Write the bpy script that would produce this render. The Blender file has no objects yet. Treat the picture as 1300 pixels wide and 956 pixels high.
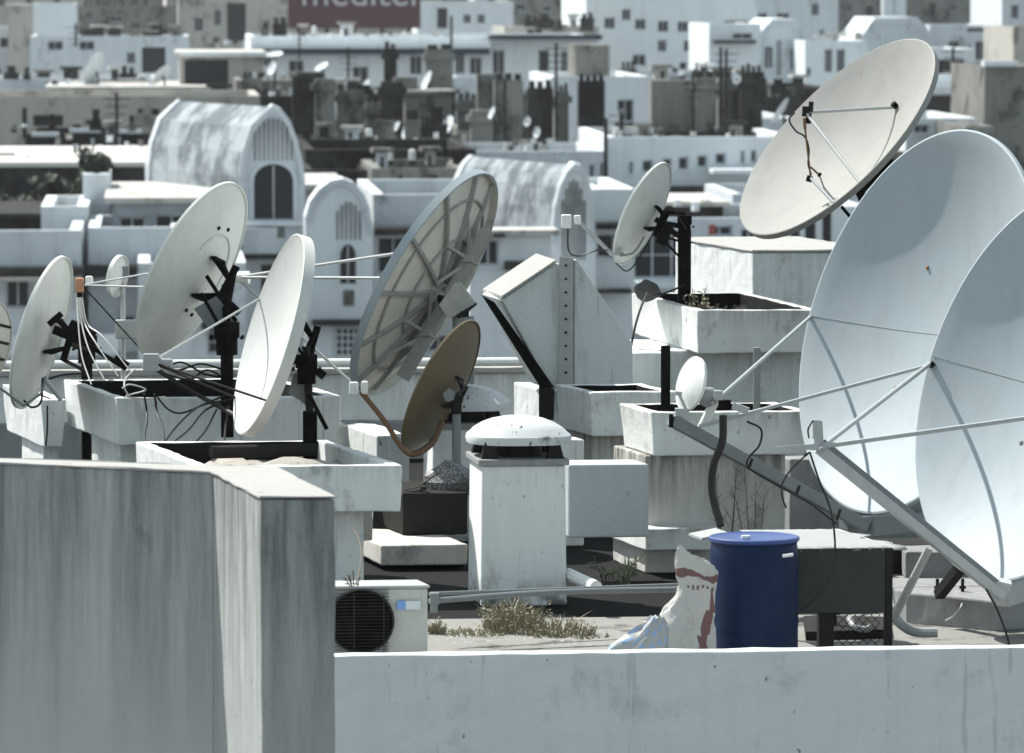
import bpy, bmesh, math, random
from mathutils import Vector, Quaternion
random.seed(7)
R_=math.radians
sc=bpy.context.scene
COL=sc.collection
# ------------------------------------------------------------------ camera geometry
F=6500.0; CX,CY=650.0,478.0; CAMZ=4.44
PITCH=math.atan(493/6500)
CF=Vector((0,math.cos(PITCH),-math.sin(PITCH))); CU=Vector((0,math.sin(PITCH),math.cos(PITCH))); CR=Vector((1,0,0))
CAM=Vector((0,0,CAMZ))
def ray(px,py): return CF+CR*((px-CX)/F)+CU*((CY-py)/F)
def P(px,py,D):
    r=ray(px,py); return CAM+r*(D/r.y)
def G(px,py,z=0.0):
    r=ray(px,py); return CAM+r*((z-CAMZ)/r.z)
def proj(p):
    q=Vector(p)-CAM; d=q.dot(CF); return (CX+F*q.x/d, CY-F*q.dot(CU)/d)
def sx(D): return D/F          # metres per photo pixel at distance D
YU=R_(5.5); YV=R_(15)
U=Vector((math.cos(YU),math.sin(YU),0)); V=Vector((-math.sin(YV),math.cos(YV),0)); Z=Vector((0,0,1))
def tpx(A,u,px):
    """distance along u from A where the picture column is px"""
    q=(px-CX)/F; a=Vector(A)-CAM
    return (q*a.dot(CF)-a.x)/(u.x-q*u.dot(CF))
def zpx(p,py):
    """height above/below p's column matching row py"""
    r=ray(*[proj(p)[0],py]); return CAMZ+r.z*(p.y/r.y)
# ------------------------------------------------------------------ materials
MAT={}
def nm(name):
    m=bpy.data.materials.new(name); m.use_nodes=True
    nt=m.node_tree; b=nt.nodes['Principled BSDF']; return m,nt,b
def lk(nt,a,b): nt.links.new(a,b)
def ramp(nt,fac,stops):
    r=nt.nodes.new('ShaderNodeValToRGB'); e=r.color_ramp.elements
    while len(e)<len(stops): e.new(.5)
    for k,(p,c) in enumerate(stops):
        e[k].position=p; e[k].color=(c,c,c,1) if isinstance(c,(int,float)) else (*c,1)
    lk(nt,fac,r.inputs[0]); return r.outputs[0]
def noise(nt,scale,vec=(1,1,1),detail=6,rough=.6,off=(0,0,0)):
    g=nt.nodes.new('ShaderNodeNewGeometry'); mp=nt.nodes.new('ShaderNodeMapping')
    mp.inputs['Scale'].default_value=vec; mp.inputs['Location'].default_value=off
    lk(nt,g.outputs['Position'],mp.inputs[0])
    n=nt.nodes.new('ShaderNodeTexNoise'); n.inputs['Scale'].default_value=scale
    n.inputs['Detail'].default_value=detail; n.inputs['Roughness'].default_value=rough
    lk(nt,mp.outputs[0],n.inputs['Vector']); return n.outputs['Fac']
def mth(nt,op,a,b):
    m=nt.nodes.new('ShaderNodeMath'); m.operation=op; m.use_clamp=True
    for i,x in enumerate((a,b)):
        if isinstance(x,(int,float)): m.inputs[i].default_value=x
        else: lk(nt,x,m.inputs[i])
    return m.outputs[0]
def mix(nt,fac,a,b):
    m=nt.nodes.new('ShaderNodeMix'); m.data_type='RGBA'
    if isinstance(fac,(int,float)): m.inputs[0].default_value=fac
    else: lk(nt,fac,m.inputs[0])
    for i,x in ((6,a),(7,b)):
        if isinstance(x,tuple): m.inputs[i].default_value=(*x,1)
        else: lk(nt,x,m.inputs[i])
    return m.outputs[2]
def bump(nt,b,h,strength=.3,dist=.01):
    n=nt.nodes.new('ShaderNodeBump'); n.inputs['Strength'].default_value=strength; n.inputs['Distance'].default_value=dist
    lk(nt,h,n.inputs['Height']); lk(nt,n.outputs[0],b.inputs['Normal'])
def plaster(name,col,dirt=(.06,.06,.055),amt=.5,streak=.5,top=0.0,spots=.5,scale=1.0,rough=.85,bs=.35,base=0.0,bth=None,drips=0.0,sth=.71):
    """painted or bare concrete: blotches, rain streaks, dark mould runs from the top, pits"""
    m,nt,b=nm(name)
    big=ramp(nt,noise(nt,1.3*scale,off=(3,1,7)),[(.3,0),(.75,1)])
    c=mix(nt,mth(nt,'MULTIPLY',big,.3*amt+.08),col,tuple(x*.62 for x in col))
    st=ramp(nt,noise(nt,2.2*scale,(3.2,3.2,.22),5,.65),[(.48,0),(.74,1)])
    c=mix(nt,mth(nt,'MULTIPLY',st,streak),c,tuple(.5*a+.5*d for a,d in zip(col,dirt)))
    bl=ramp(nt,noise(nt,2.7*scale,(1,1,.7),10,.72,(9,4,2)),[(bth or .60-.06*amt,0),((bth+.10) if bth else .70,1)])
    c=mix(nt,mth(nt,'MULTIPLY',bl,amt),c,dirt)
    if top>0 or base>0:
        tc=nt.nodes.new('ShaderNodeTexCoord'); sp=nt.nodes.new('ShaderNodeSeparateXYZ'); lk(nt,tc.outputs['Generated'],sp.inputs[0])
        run=ramp(nt,noise(nt,3*scale,(4,4,.3),6,.7,(1,8,0)),[(.35,0),(.62,1)])
        if top>0:
            t=mth(nt,'MULTIPLY',ramp(nt,sp.outputs[2],[(.45,0),(1.0,1)]),run)
            c=mix(nt,mth(nt,'MULTIPLY',t,top),c,dirt)
        if base>0:
            t=mth(nt,'MULTIPLY',ramp(nt,sp.outputs[2],[(.0,1),(.22,0)]),ramp(nt,noise(nt,5*scale,(1,1,1),8,.7,(5,5,0)),[(.42,0),(.56,1)]))
            c=mix(nt,mth(nt,'MULTIPLY',t,base),c,dirt)
    if drips>0:
        dd=mth(nt,'MULTIPLY',ramp(nt,noise(nt,6.5,(2.2,2.2,.13),3,.5,(7,7,3)),[(.63,0),(.67,1)]),ramp(nt,noise(nt,2.5,(1,1,1),2,.5,(1,4,4)),[(.45,0),(.6,1)]))
        c=mix(nt,mth(nt,'MULTIPLY',dd,drips),c,tuple(x*.3 for x in col))
    if spots>0:
        s=ramp(nt,noise(nt,16*scale,(1,1,.6),3,.5,(2,2,2)),[(sth,0),(sth+.035,1)])
        c=mix(nt,mth(nt,'MULTIPLY',s,spots),c,tuple(x*.18 for x in col))
    lk(nt,c,b.inputs['Base Color']); b.inputs['Roughness'].default_value=rough
    b.inputs['Specular IOR Level'].default_value=.08
    bump(nt,b,noise(nt,22*scale,(1,1,1),8,.7),bs,.02/scale)
    MAT[name]=m; return m
def paint(name,col,rough=.5,metal=0,dirt=(.1,.09,.07),amt=.25,scale=2.0,bs=.05,spec=.4,streak=.25,rust=0):
    m,nt,b=nm(name)
    n1=ramp(nt,noise(nt,2.1*scale,(1,1,1),8,.65),[(.42,0),(.72,1)])
    c=mix(nt,mth(nt,'MULTIPLY',n1,amt),col,tuple(.55*a+.45*d for a,d in zip(col,dirt)))
    st=ramp(nt,noise(nt,3*scale,(3,3,.35),5,.6,(4,0,1)),[(.5,0),(.75,1)])
    c=mix(nt,mth(nt,'MULTIPLY',st,streak),c,tuple(x*.6 for x in col))
    if rust:
        r=ramp(nt,noise(nt,7*scale,(1,1,.7),6,.7,(6,6,6)),[(.64,0),(.70,1)])
        c=mix(nt,mth(nt,'MULTIPLY',r,rust),c,(.12,.07,.04))
    lk(nt,c,b.inputs['Base Color']); b.inputs['Roughness'].default_value=rough; b.inputs['Metallic'].default_value=metal
    b.inputs['Specular IOR Level'].default_value=spec
    if bs: bump(nt,b,noise(nt,5*scale,(1,1,1),4,.5),bs,.02)
    MAT[name]=m; return m
WH=(.74,.775,.77)
plaster('white_concrete',WH,amt=.40,streak=.15,top=.25,spots=.8,bth=.57,drips=.35)
plaster('white_concrete_stained',(.74,.76,.74),amt=.45,streak=.2,top=.5,spots=.8,bth=.57)
plaster('parapet_white',(.72,.76,.77),amt=.2,streak=.15,top=0,spots=.8,bth=.57,drips=.28)
plaster('beam_grey',(.50,.55,.57),amt=.2,streak=.15,spots=.3,top=.1)
plaster('grey_concrete',(.30,.31,.31),amt=.35,streak=.6,top=.3,spots=.3)
plaster('grey_render',(.50,.52,.505),(.045,.055,.055),amt=.35,streak=.12,top=.85,spots=.25,scale=.30,bs=.12,drips=.25)
plaster('coarse_top',(.38,.38,.365),amt=.35,streak=0,spots=.8,bs=.5)
plaster('vent_white',(.75,.785,.78),amt=.3,streak=.12,top=.1,spots=.6,base=.95,bth=.57,drips=.3)
plaster('ledge_stone',(.55,.54,.50),amt=.55,streak=.4,spots=.8)
plaster('pedestal_grey',(.58,.58,.55),(.10,.09,.07),amt=.6,streak=.3,top=.9,spots=.4)
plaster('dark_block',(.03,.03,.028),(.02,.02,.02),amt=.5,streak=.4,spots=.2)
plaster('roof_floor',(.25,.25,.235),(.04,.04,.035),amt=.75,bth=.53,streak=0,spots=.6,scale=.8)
plaster('soil',(.40,.38,.34),(.05,.05,.04),amt=.7,streak=0,spots=.9,scale=2,bs=1)
plaster('painted_floor_shade',(.014,.015,.015),(.005,.005,.005),amt=.5,streak=.3,spots=.2)  # near-black floor colour standing in for shade cast by the stacks
plaster('painted_shade',(.014,.015,.015),(.01,.01,.01),amt=.3,streak=.5,spots=0)  # shade put into the colour of hollow insides
plaster('rear_wall',(.72,.75,.74),(.08,.08,.07),amt=.25,streak=.3,top=.35,spots=.5,base=.9)
# background plasters (large scale)
def bgp(n,c,d=(.05,.055,.055),**k): k.setdefault('scale',.1); k.setdefault('bs',.2); return plaster(n,c,d,**k)
bgp('bg_white',(.62,.67,.71),amt=.6,bth=.56,streak=.5,spots=.4,scale=.14)
bgp('bg_clean',(.70,.75,.78),amt=.35,streak=.35,spots=.3,scale=.13)
bgp('bg_stained',(.34,.38,.41),(.07,.09,.10),amt=.75,streak=.25,spots=.6,scale=.22,bth=.46)
bgp('bg_grey',(.22,.225,.21),(.04,.04,.04),amt=.85,bth=.50,streak=.8,spots=.5,scale=.2)
bgp('bg_dark',(.045,.048,.044),(.012,.012,.012),amt=.9,bth=.46,streak=.8,spots=.5,scale=.2)
bgp('bg_beige',(.44,.43,.39),(.07,.07,.06),amt=.7,bth=.54,streak=.6,spots=.4,scale=.16)
bgp('bg_roof_light',(.50,.495,.47),(.12,.12,.10),amt=.7,bth=.53,streak=0,spots=.7,scale=.25)
bgp('bg_roof_grey',(.26,.26,.25),(.03,.03,.03),amt=.9,bth=.5,streak=0,spots=.7,scale=.25)
bgp('bg_roof_dark',(.035,.037,.036),(.02,.02,.02),amt=.7,streak=0,spots=.4,scale=.25)
bgp('bg_navy',(.04,.06,.085),(.015,.02,.03),amt=.3,streak=.2,spots=.1)
paint('bg_pane',(.008,.012,.018),.3,0,amt=.2,scale=.3,bs=0,spec=.25,streak=0)
paint('bg_frame',(.62,.66,.70),.6,amt=.2,scale=.5,bs=0)
paint('board_red',(.062,.017,.028),.6,amt=.15,scale=.1,bs=0,streak=.15)
paint('letter_white',(.42,.41,.45),.6,amt=0,bs=0,streak=0)
paint('dish_white',(.54,.56,.54),.55,amt=.2,scale=1.2,streak=.18,rust=.25)
paint('dish_back_grey',(.70,.73,.70),.55,amt=.3,scale=1.5,streak=.3)
paint('dish_cream',(.30,.305,.29),.6,spec=.1,amt=.35,scale=1.5,streak=.12,rust=.3,bs=.12)
paint('dish_blue_white',(.345,.40,.43),.5,amt=.28,scale=.9,streak=.22,bs=.03,spec=.12,dirt=(.3,.3,.28))
paint('dish_bronze',(.16,.125,.075),.5,amt=.5,scale=2,streak=.3,metal=.2,spec=.5)
paint('dish_panel_grey',(.72,.71,.63),.65,amt=.45,scale=2.2,streak=.4)
paint('rib_grey',(.36,.37,.35),.6,.1,amt=.5,scale=4,streak=.3,rust=.3)
paint('galv',(.20,.225,.235),.5,.2,amt=.4,scale=3,streak=.3)
paint('galv_pale',(.42,.445,.45),.5,.2,amt=.3,scale=3,streak=.3,rust=.3)
paint('steel_dark',(.02,.02,.02),.6,0,amt=.3,scale=4,streak=.2,spec=.1)
paint('steel_black',(.006,.006,.006),.7,0,amt=.3,scale=4,streak=.2,spec=.05)
paint('rusty',(.20,.12,.07),.75,.1,amt=.7,scale=6,streak=.4,dirt=(.05,.03,.02))
paint('copper_tape',(.50,.25,.16),.7,0,amt=.4,scale=8)
paint('plastic_white',(.76,.78,.76),.4,amt=.3,scale=5,streak=.3)
paint('plastic_grey',(.30,.32,.33),.5,amt=.3,scale=5)
paint('barrel_blue',(.0005,.013,.052),.5,amt=.25,scale=4,streak=.3,spec=.2,dirt=(.05,.07,.14),bs=.08)
paint('barrel_lid',(.03,.065,.22),.4,amt=.3,scale=3)
paint('cable_black',(.008,.008,.008),.5,amt=0,bs=0,streak=0)
paint('cable_white',(.62,.62,.58),.5,amt=.2,bs=0)
paint('ac_beige',(.56,.57,.53),.5,amt=.3,scale=3,streak=.3,rust=.15)
paint('ac_dark',(.02,.02,.02),.6,amt=.3,scale=4)
paint('sticker_blue',(.20,.38,.75),.5,amt=.1,bs=0)
paint('sticker_white',(.7,.75,.8),.5,amt=.1,bs=0)
paint('sack_white',(.74,.73,.70),.6,amt=.4,scale=5,streak=.2,bs=.4)
paint('sack_red',(.16,.08,.08),.6,amt=.4,scale=6)
paint('cloth_blue',(.25,.36,.55),.7,amt=.3,scale=8)
paint('panel_slate',(.020,.026,.026),.55,amt=.3,scale=2,streak=.3)
paint('sheet_white',(.33,.345,.34),.5,amt=.3,scale=4,streak=.1)
paint('stone',(.07,.07,.068),.9,amt=.5,scale=8,bs=1)
paint('leaf_green',(.12,.15,.07),.6,amt=.3,scale=10,bs=0)
paint('leaf_dry',(.27,.25,.17),.75,amt=.4,scale=10,bs=0)
paint('leaf_dark',(.025,.04,.022),.7,amt=.4,scale=2,bs=0)
paint('twig',(.10,.085,.065),.8,amt=.3,scale=5,bs=0)
paint('perforated',(.22,.23,.23),.5,.5,amt=.4,scale=4)
paint('teal',(.04,.22,.20),.6,amt=.3,scale=1)
paint('skin_pink',(.55,.35,.3),.6,amt=.2)
paint('laundry_red',(.30,.08,.07),.8,amt=.2)
# perforated bag: holes by voronoi-driven alpha-free colour pattern
m,nt,b=nm('mesh_bag'); g=nt.nodes.new('ShaderNodeNewGeometry'); vo=nt.nodes.new('ShaderNodeTexVoronoi'); vo.inputs['Scale'].default_value=60
lk(nt,g.outputs['Position'],vo.inputs['Vector'])
lk(nt,mix(nt,ramp(nt,vo.outputs['Distance'],[(.3,1),(.42,0)]),(.10,.105,.105),(.36,.37,.37)),b.inputs['Base Color']); MAT['mesh_bag']=m
# ------------------------------------------------------------------ mesh builder
ROUGH={'white_concrete','white_concrete_stained','ledge_stone','pedestal_grey','grey_concrete','parapet_white','rear_wall','stub_render','dark_block','grey_render','coarse_top'}
class MB:
    def __init__(s): s.v=[]; s.f=[]; s.m=[]; s.cur=0
    def add(s,vs,fs):
        o=len(s.v); s.v+= [Vector(x) for x in vs]; s.f+=[tuple(i+o for i in f) for f in fs]; s.m+=[s.cur]*len(fs); return s
    def hexa(s,b,t):
        return s.add(list(b)+list(t),[(3,2,1,0),(4,5,6,7),(0,1,5,4),(1,2,6,5),(2,3,7,6),(3,0,4,7)])
    def box(s,o,a,b,c):
        o,a,b,c=map(Vector,(o,a,b,c)); return s.hexa([o,o+a,o+a+b,o+b],[o+c,o+a+c,o+a+b+c,o+b+c])
    def cbox(s,c,a,b,d):  # centred, full-length edge vectors
        a,b,d=map(Vector,(a,b,d)); return s.box(Vector(c)-(a+b+d)/2,a,b,d)
    def prism(s,poly,d):
        n=len(poly); d=Vector(d); vs=[Vector(p) for p in poly]+[Vector(p)+d for p in poly]
        return s.add(vs,[tuple(range(n)),tuple(range(2*n-1,n-1,-1))]+[(i,i+n,(i+1)%n+n,(i+1)%n) for i in range(n)])
    def tube(s,pts,r,seg=8,cap=True):
        pts=[Vector(p) for p in pts]; n=len(pts); rs=r if isinstance(r,(list,tuple)) else [r]*n
        t0=(pts[1]-pts[0]).normalized(); a=t0.orthogonal().normalized(); o=len(s.v); vs=[];fs=[]
        for i in range(n):
            t=(pts[min(i+1,n-1)]-pts[max(i-1,0)]); t=t.normalized() if t.length>1e-9 else t0
            a=(a-t*a.dot(t)); a=a.normalized() if a.length>1e-6 else t.orthogonal().normalized()
            b=t.cross(a)
            for k in range(seg):
                w=2*math.pi*k/seg; vs.append(pts[i]+(a*math.cos(w)+b*math.sin(w))*rs[i])
        for i in range(n-1):
            for k in range(seg):
                k2=(k+1)%seg; fs.append((i*seg+k,i*seg+k2,(i+1)*seg+k2,(i+1)*seg+k))
        if cap: fs.append(tuple(range(seg-1,-1,-1))); fs.append(tuple(range((n-1)*seg,n*seg)))
        return s.add(vs,fs)
    def lathe(s,c,prof,axis=Z,xa=None,seg=48,closed=False):
        c=Vector(c); axis=Vector(axis).normalized(); xa=(xa or axis.orthogonal()).normalized(); ya=axis.cross(xa); vs=[];fs=[]
        for r,h in prof:
            for k in range(seg):
                w=2*math.pi*k/seg; vs.append(c+axis*h+(xa*math.cos(w)+ya*math.sin(w))*r)
        n=len(prof)
        for i in range(n-1 if not closed else n):
            j=(i+1)%n
            for k in range(seg):
                k2=(k+1)%seg; fs.append((i*seg+k,i*seg+k2,j*seg+k2,j*seg+k))
        if not closed:
            if prof[0][0]>1e-6: fs.append(tuple(range(seg-1,-1,-1)))
            if prof[-1][0]>1e-6: fs.append(tuple(range((n-1)*seg,n*seg)))
        return s.add(vs,fs)
    def bar(s,p,q,w,h=None,up=Z):
        p,q=Vector(p),Vector(q); t=(q-p).normalized(); a=t.cross(Vector(up)); a=a.normalized() if a.length>1e-4 else t.orthogonal().normalized(); b=t.cross(a)
        h=h or w; return s.box(p-a*w/2-b*h/2,a*w,b*h,q-p)
    def build(s,name,mat,parent=None,smooth=False,bevel=0,origin=None):
        me=bpy.data.meshes.new(name)
        if parent is not None:
            org=Vector((0,0,0)); p=parent
            while p is not None: org=org+Vector(p.location); p=p.parent
        else:
            xs=[v.x for v in s.v]; ys=[v.y for v in s.v]; zs=[v.z for v in s.v]
            org=origin or Vector(((min(xs)+max(xs))/2,(min(ys)+max(ys))/2,min(zs)))
        me.from_pydata([v-org for v in s.v],[],s.f)
        mats=mat if isinstance(mat,(list,tuple)) else [mat]
        for q in mats: me.materials.append(MAT[q])
        for i,pl in enumerate(me.polygons): pl.material_index=min(s.m[i],len(mats)-1)
        bm=bmesh.new(); bm.from_mesh(me); bmesh.ops.remove_doubles(bm,verts=bm.verts,dist=1e-5)
        bmesh.ops.recalc_face_normals(bm,faces=bm.faces)
        bm.to_mesh(me); bm.free()
        if bevel>=.01 and mats[0] in ROUGH:
            bm=bmesh.new(); bm.from_mesh(me); rj=random.Random(len(s.v)*7+int(org.x*100))
            for it in range(7):
                le=[e for e in bm.edges if e.calc_length()>(.22 if it<6 else .18)]
                if not le or len(bm.edges)>26000: break
                bmesh.ops.subdivide_edges(bm,edges=le,cuts=1,use_grid_fill=True)
            for v in bm.verts: v.co+=Vector((rj.uniform(-1,1),rj.uniform(-1,1),rj.uniform(-1,1)))*.0042
            bm.to_mesh(me); bm.free()
        if smooth:
            for pl in me.polygons: pl.use_smooth=True
            try: me.set_sharp_from_angle(angle=R_(35))
            except Exception: pass
        o=bpy.data.objects.new(name,me); COL.objects.link(o)
        if parent is not None: o.parent=parent
        else: o.location=org
        if bevel:
            bv=o.modifiers.new('bevel','BEVEL'); bv.width=bevel; bv.segments=2; bv.limit_method='ANGLE'; bv.angle_limit=R_(40)
        return o
def tag(o,label,cat=None,group=None,kind=None):
    if label: o['label']=label
    if cat: o['category']=cat
    if group: o['group']=group
    if kind: o['kind']=kind
    return o
def thing(name,label,cat,loc,group=None):
    o=bpy.data.objects.new(name,None); COL.objects.link(o); o.location=Vector(loc); o.empty_display_size=.1
    return tag(o,label,cat,group)
def spline(pts,n=8):
    pts=[Vector(p) for p in pts]
    if len(pts)<3: return pts
    q=[pts[0]*2-pts[1]]+pts+[pts[-1]*2-pts[-2]]; out=[]
    for i in range(1,len(q)-2):
        for k in range(n):
            t=k/n; a,b,c,d=q[i-1:i+3]
            out.append(.5*((2*b)+(c-a)*t+(2*a-5*b+4*c-d)*t*t+(3*b-a-3*c+d)*t**3))
    out.append(pts[-1]); return out
def cable(label,pts,r=.006,mat='cable_black',name='cable',parent=None,group=None):
    mb=MB().tube(spline([P(*p) if len(p)==3 and not isinstance(p,Vector) else p for p in pts]),r,6)
    o=mb.build(name,mat,parent,smooth=True)
    if parent is None: tag(o,label,'cable',group)
    return o

# ------------------------------------------------------------------ world, sun, camera
w=bpy.data.worlds.new('World'); sc.world=w; w.use_nodes=True; nt=w.node_tree
S=Vector((-.60,.52,1.0)).normalized()
sky=nt.nodes.new('ShaderNodeTexSky'); sky.sky_type='NISHITA'; sky.sun_disc=False
sky.sun_elevation=math.asin(S.z); sky.sun_rotation=math.atan2(S.x,S.y)
hs=nt.nodes.new('ShaderNodeHueSaturation'); hs.inputs['Saturation'].default_value=.46; hs.inputs['Hue'].default_value=.46; nt.links.new(sky.outputs[0],hs.inputs['Color']); nt.links.new(hs.outputs[0],nt.nodes['Background'].inputs[0]); nt.nodes['Background'].inputs[1].default_value=.12
sl=bpy.data.lights.new('sun','SUN'); sl.energy=5.0; sl.angle=R_(.5); sl.color=(1,.965,.90)
so=bpy.data.objects.new('sun',sl); COL.objects.link(so); so.rotation_euler=S.to_track_quat('Z','Y').to_euler(); so.location=(-10,30,30)
cd=bpy.data.cameras.new('camera'); co=bpy.data.objects.new('camera',cd); COL.objects.link(co); sc.camera=co
co.location=CAM; co.rotation_euler=(math.pi/2-PITCH,0,0); cd.sensor_width=36; cd.lens=36*F/1300; cd.clip_end=6000; cd.clip_start=.5
cd.dof.use_dof=True; cd.dof.focus_distance=38; cd.dof.aperture_fstop=4.4; cd.dof.aperture_blades=7
sc.view_settings.view_transform='Standard'; sc.view_settings.look='None'; sc.view_settings.exposure=0.66; sc.view_settings.gamma=1

# ================================================================== OUR ROOF
GZ=-42.0
mb=MB(); mb.add([(-2500,-300,GZ),(2500,-300,GZ),(2500,4500,GZ),(-2500,4500,GZ)],[(0,1,2,3)])
plaster('city_ground',(.10,.10,.10),(.04,.04,.04),amt=.6,streak=0,spots=.3,scale=.1)
tag(mb.build('ground','city_ground'),'street level ground far below between the city blocks','ground',kind='structure')

bldA=P(425,833,31.7); LEFT=bldA+U*-9; RIGHT=bldA+U*14
apt=thing('apartment_building','white building whose cluttered flat roof carries the large dishes','building',(0,40,GZ))
ptop=bldA.z
mb=MB(); # front wall and parapet
A=LEFT.copy(); A.z=GZ
mb.box(Vector((LEFT.x,LEFT.y,ptop-1.6)),U*23,V*.16,Z*1.6)
mb.build('parapet','parapet_white',apt,bevel=.012)
mb=MB(); mb.box(Vector((LEFT.x,LEFT.y+.03,GZ)),U*23,V*30,Z*(ptop-1.6-GZ-.01)); mb.build('facade','parapet_white',apt)
mb=MB(); mb.box(Vector((LEFT.x,LEFT.y,-.3))+V*.165,U*23,V*30,Z*.3); mb.build('roof_deck','painted_floor_shade',apt)  # deck coloured dark for the shadow that lies on it
mb=MB(); mb.box(Vector((LEFT.x,LEFT.y,.004))+V*.17,U*23,V*3.95,Z*.004); mb.build('lit_floor_strip','roof_floor',apt)  # paler floor colour painted where the sun reaches the roof
a_=G(1118,760,0);o_=LEFT+V*4.14; s_=tpx(Vector((o_.x,o_.y,0)),U,1118); mb=MB(); mb.box(Vector((o_.x,o_.y,.004))+U*s_,U*(22.9-s_),V*3.0,Z*.004); mb.build('lit_floor_patch','roof_floor',apt)  # second pale piece for the sunlit floor at right
# rear parapet wall (left part of the roof)
RW=P(-60,457,48.0); rwL=tpx(RW,U,760)
rz=P(300,461,48).z
mb=MB(); o=Vector((RW.x,RW.y,0.002)); mb.box(o,U*rwL,V*.22,Z*(rz-.13)); mb.build('rear_parapet','rear_wall',apt,bevel=.01)
mb=MB(); o2=o-V*.06; o2.z=rz-.128; mb.box(o2,U*rwL,V*.30,Z*.05)
mb.build('coping','coarse_top',apt,bevel=.01)
o2=o-V*.04; o2.z=rz-.02; rp=MB(); rp.tube([o2+U*.0,o2+U*rwL],.042,10); rp.build('top_pipe','plastic_white',apt,smooth=True)
mb=MB(); o2=o-V*.26; o2.z=.002; mb.box(o2,U*rwL,V*.2,Z*.36); mb.build('kerb','grey_concrete',apt,bevel=.01)

# big shaded wall at lower left with a stub towards the viewer
zt=CAMZ-27*645/6500
c0=G(-120,590-9,zt); c1=G(270,598,zt); c2=G(331,630,zt); c3=G(425,630,zt); c4=G(352,593.6,zt)
back=Vector((-.08,.24,0))
H=3.2; dz=Vector((0,0,-H))
wl=thing('stairwell_wall','tall weathered grey wall with rain streaks at lower left, cornering toward the viewer','wall',(c2.x,c2.y,zt-H))
mb=MB(); lf=[c0,c1,c4,c4+back*.1,c0+back]
mb.prism([x-Z*.015 for x in lf],dz); mb.build('shaded_wall','grey_render',wl,bevel=.01)
mb=MB(); e=Vector((0.0,0,0)); mb.prism([c1+(c2-c1)*.002-Z*.015,c2-Z*.015,c3-Z*.015,c4-Z*.015],dz); 
plaster('stub_render',(.40,.42,.41),(.05,.06,.06),amt=.35,streak=.2,top=.75,spots=.35,bs=.2)
mb.build('corner_pier','stub_render',wl,bevel=.01)
mb=MB(); mb.prism([c0-Vector((0,.01,0)),c1-Vector((.006,.01,0)),c2-Vector((.006,.01,0)),c3+Vector((.006,-.01,0)),c4+Vector((.006,0.02,0)),c0+back],Vector((0,0,-.014)))
mb.build('wall_top','coarse_top',wl,bevel=.01)

# ------------------------------------------------------------------ planters / concrete troughs
def trough(label,px,py,D,px1,depth,h,mat='white_concrete',taper=.07,wall=.09,soil=.12,soilmat='soil',u=U,v=V,name='concrete_trough',ped=None,group='concrete troughs on the roof',bl=None,inner='painted_shade'):
    A=P(px,py,D); L=tpx(A,u,px1); zt=A.z
    if bl:
        w_=G(bl[0],bl[1],zt)-A; depth=w_.length; v=w_.normalized()
    th=thing(name,label,'concrete trough',(A+u*L/2+v*depth/2).xy.to_3d(),group)
    def ring(ins,z): 
        return [Vector((q.x,q.y,z)) for q in (A+u*ins+v*ins,A+u*(L-ins)+v*ins,A+u*(L-ins)+v*(depth-ins),A+u*ins+v*(depth-ins))]
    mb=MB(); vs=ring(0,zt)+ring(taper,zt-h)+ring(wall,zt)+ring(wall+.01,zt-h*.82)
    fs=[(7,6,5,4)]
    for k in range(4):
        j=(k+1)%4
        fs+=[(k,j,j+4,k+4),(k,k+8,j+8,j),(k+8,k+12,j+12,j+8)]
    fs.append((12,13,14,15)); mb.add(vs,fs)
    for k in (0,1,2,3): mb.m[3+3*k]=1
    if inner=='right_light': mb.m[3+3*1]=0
    mb.build('basin',[mat,'painted_shade'],th,bevel=.012)  # inner walls coloured near-black in place of shade
    # uneven soil
    mb=MB(); n=14; m=20; r=ring(wall+.004,zt-soil); vs=[];fs=[]
    for i in range(n+1):
        for j in range(m+1):
            a=r[0].lerp(r[1],j/m); b=r[3].lerp(r[2],j/m); p=a.lerp(b,i/n); p.z+=random.uniform(-.02,.02)+.03*math.sin(j*.9+px)*math.cos(i*.7); vs.append(p)
    for i in range(n):
        for j in range(m): fs.append((i*(m+1)+j,i*(m+1)+j+1,(i+1)*(m+1)+j+1,(i+1)*(m+1)+j))
    mb.add(vs,fs); mb.build('soil',soilmat,th,smooth=True)
    if ped:
        for (a0,a1,b0,b1,z0,z1,pm,nn) in ped:  # fractions of L / metres of depth
            mb=MB(); q=A+u*(L*a0)+v*b0; q.z=z0; mb.box(q,u*(L*(a1-a0)),v*(b1-b0),Z*((z1 if z1 else zt-h-.003)-z0)); mb.build(nn,pm,th,bevel=.012)
    return th,A,L,zt
# back left trough
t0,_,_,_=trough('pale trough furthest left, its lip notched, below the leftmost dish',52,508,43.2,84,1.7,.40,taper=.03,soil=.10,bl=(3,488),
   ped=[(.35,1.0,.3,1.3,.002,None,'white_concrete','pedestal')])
t1,A1,L1,z1=trough('long white trough with tangled cables, behind the large tilted dish on the left',148,505.5,41.5,433,1.9,.39,soil=.2,soilmat='painted_shade',taper=.025,bl=(81,482),
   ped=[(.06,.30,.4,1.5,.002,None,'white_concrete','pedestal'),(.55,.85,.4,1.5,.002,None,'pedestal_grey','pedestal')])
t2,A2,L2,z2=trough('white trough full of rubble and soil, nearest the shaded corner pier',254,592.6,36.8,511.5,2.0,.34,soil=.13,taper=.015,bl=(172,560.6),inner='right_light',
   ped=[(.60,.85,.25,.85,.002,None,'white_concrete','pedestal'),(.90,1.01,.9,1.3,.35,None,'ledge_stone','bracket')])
t4,A4,L4,z4=trough('white trough with an empty dark inside, right of the slanted white buttress',749,498,41.2,862,1.5,.36,mat='white_concrete',soil=.3,soilmat='painted_shade',taper=.03,bl=(705,488),
   ped=[(.10,.95,.2,1.0,.002,None,'pedestal_grey','pedestal')])
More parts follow.
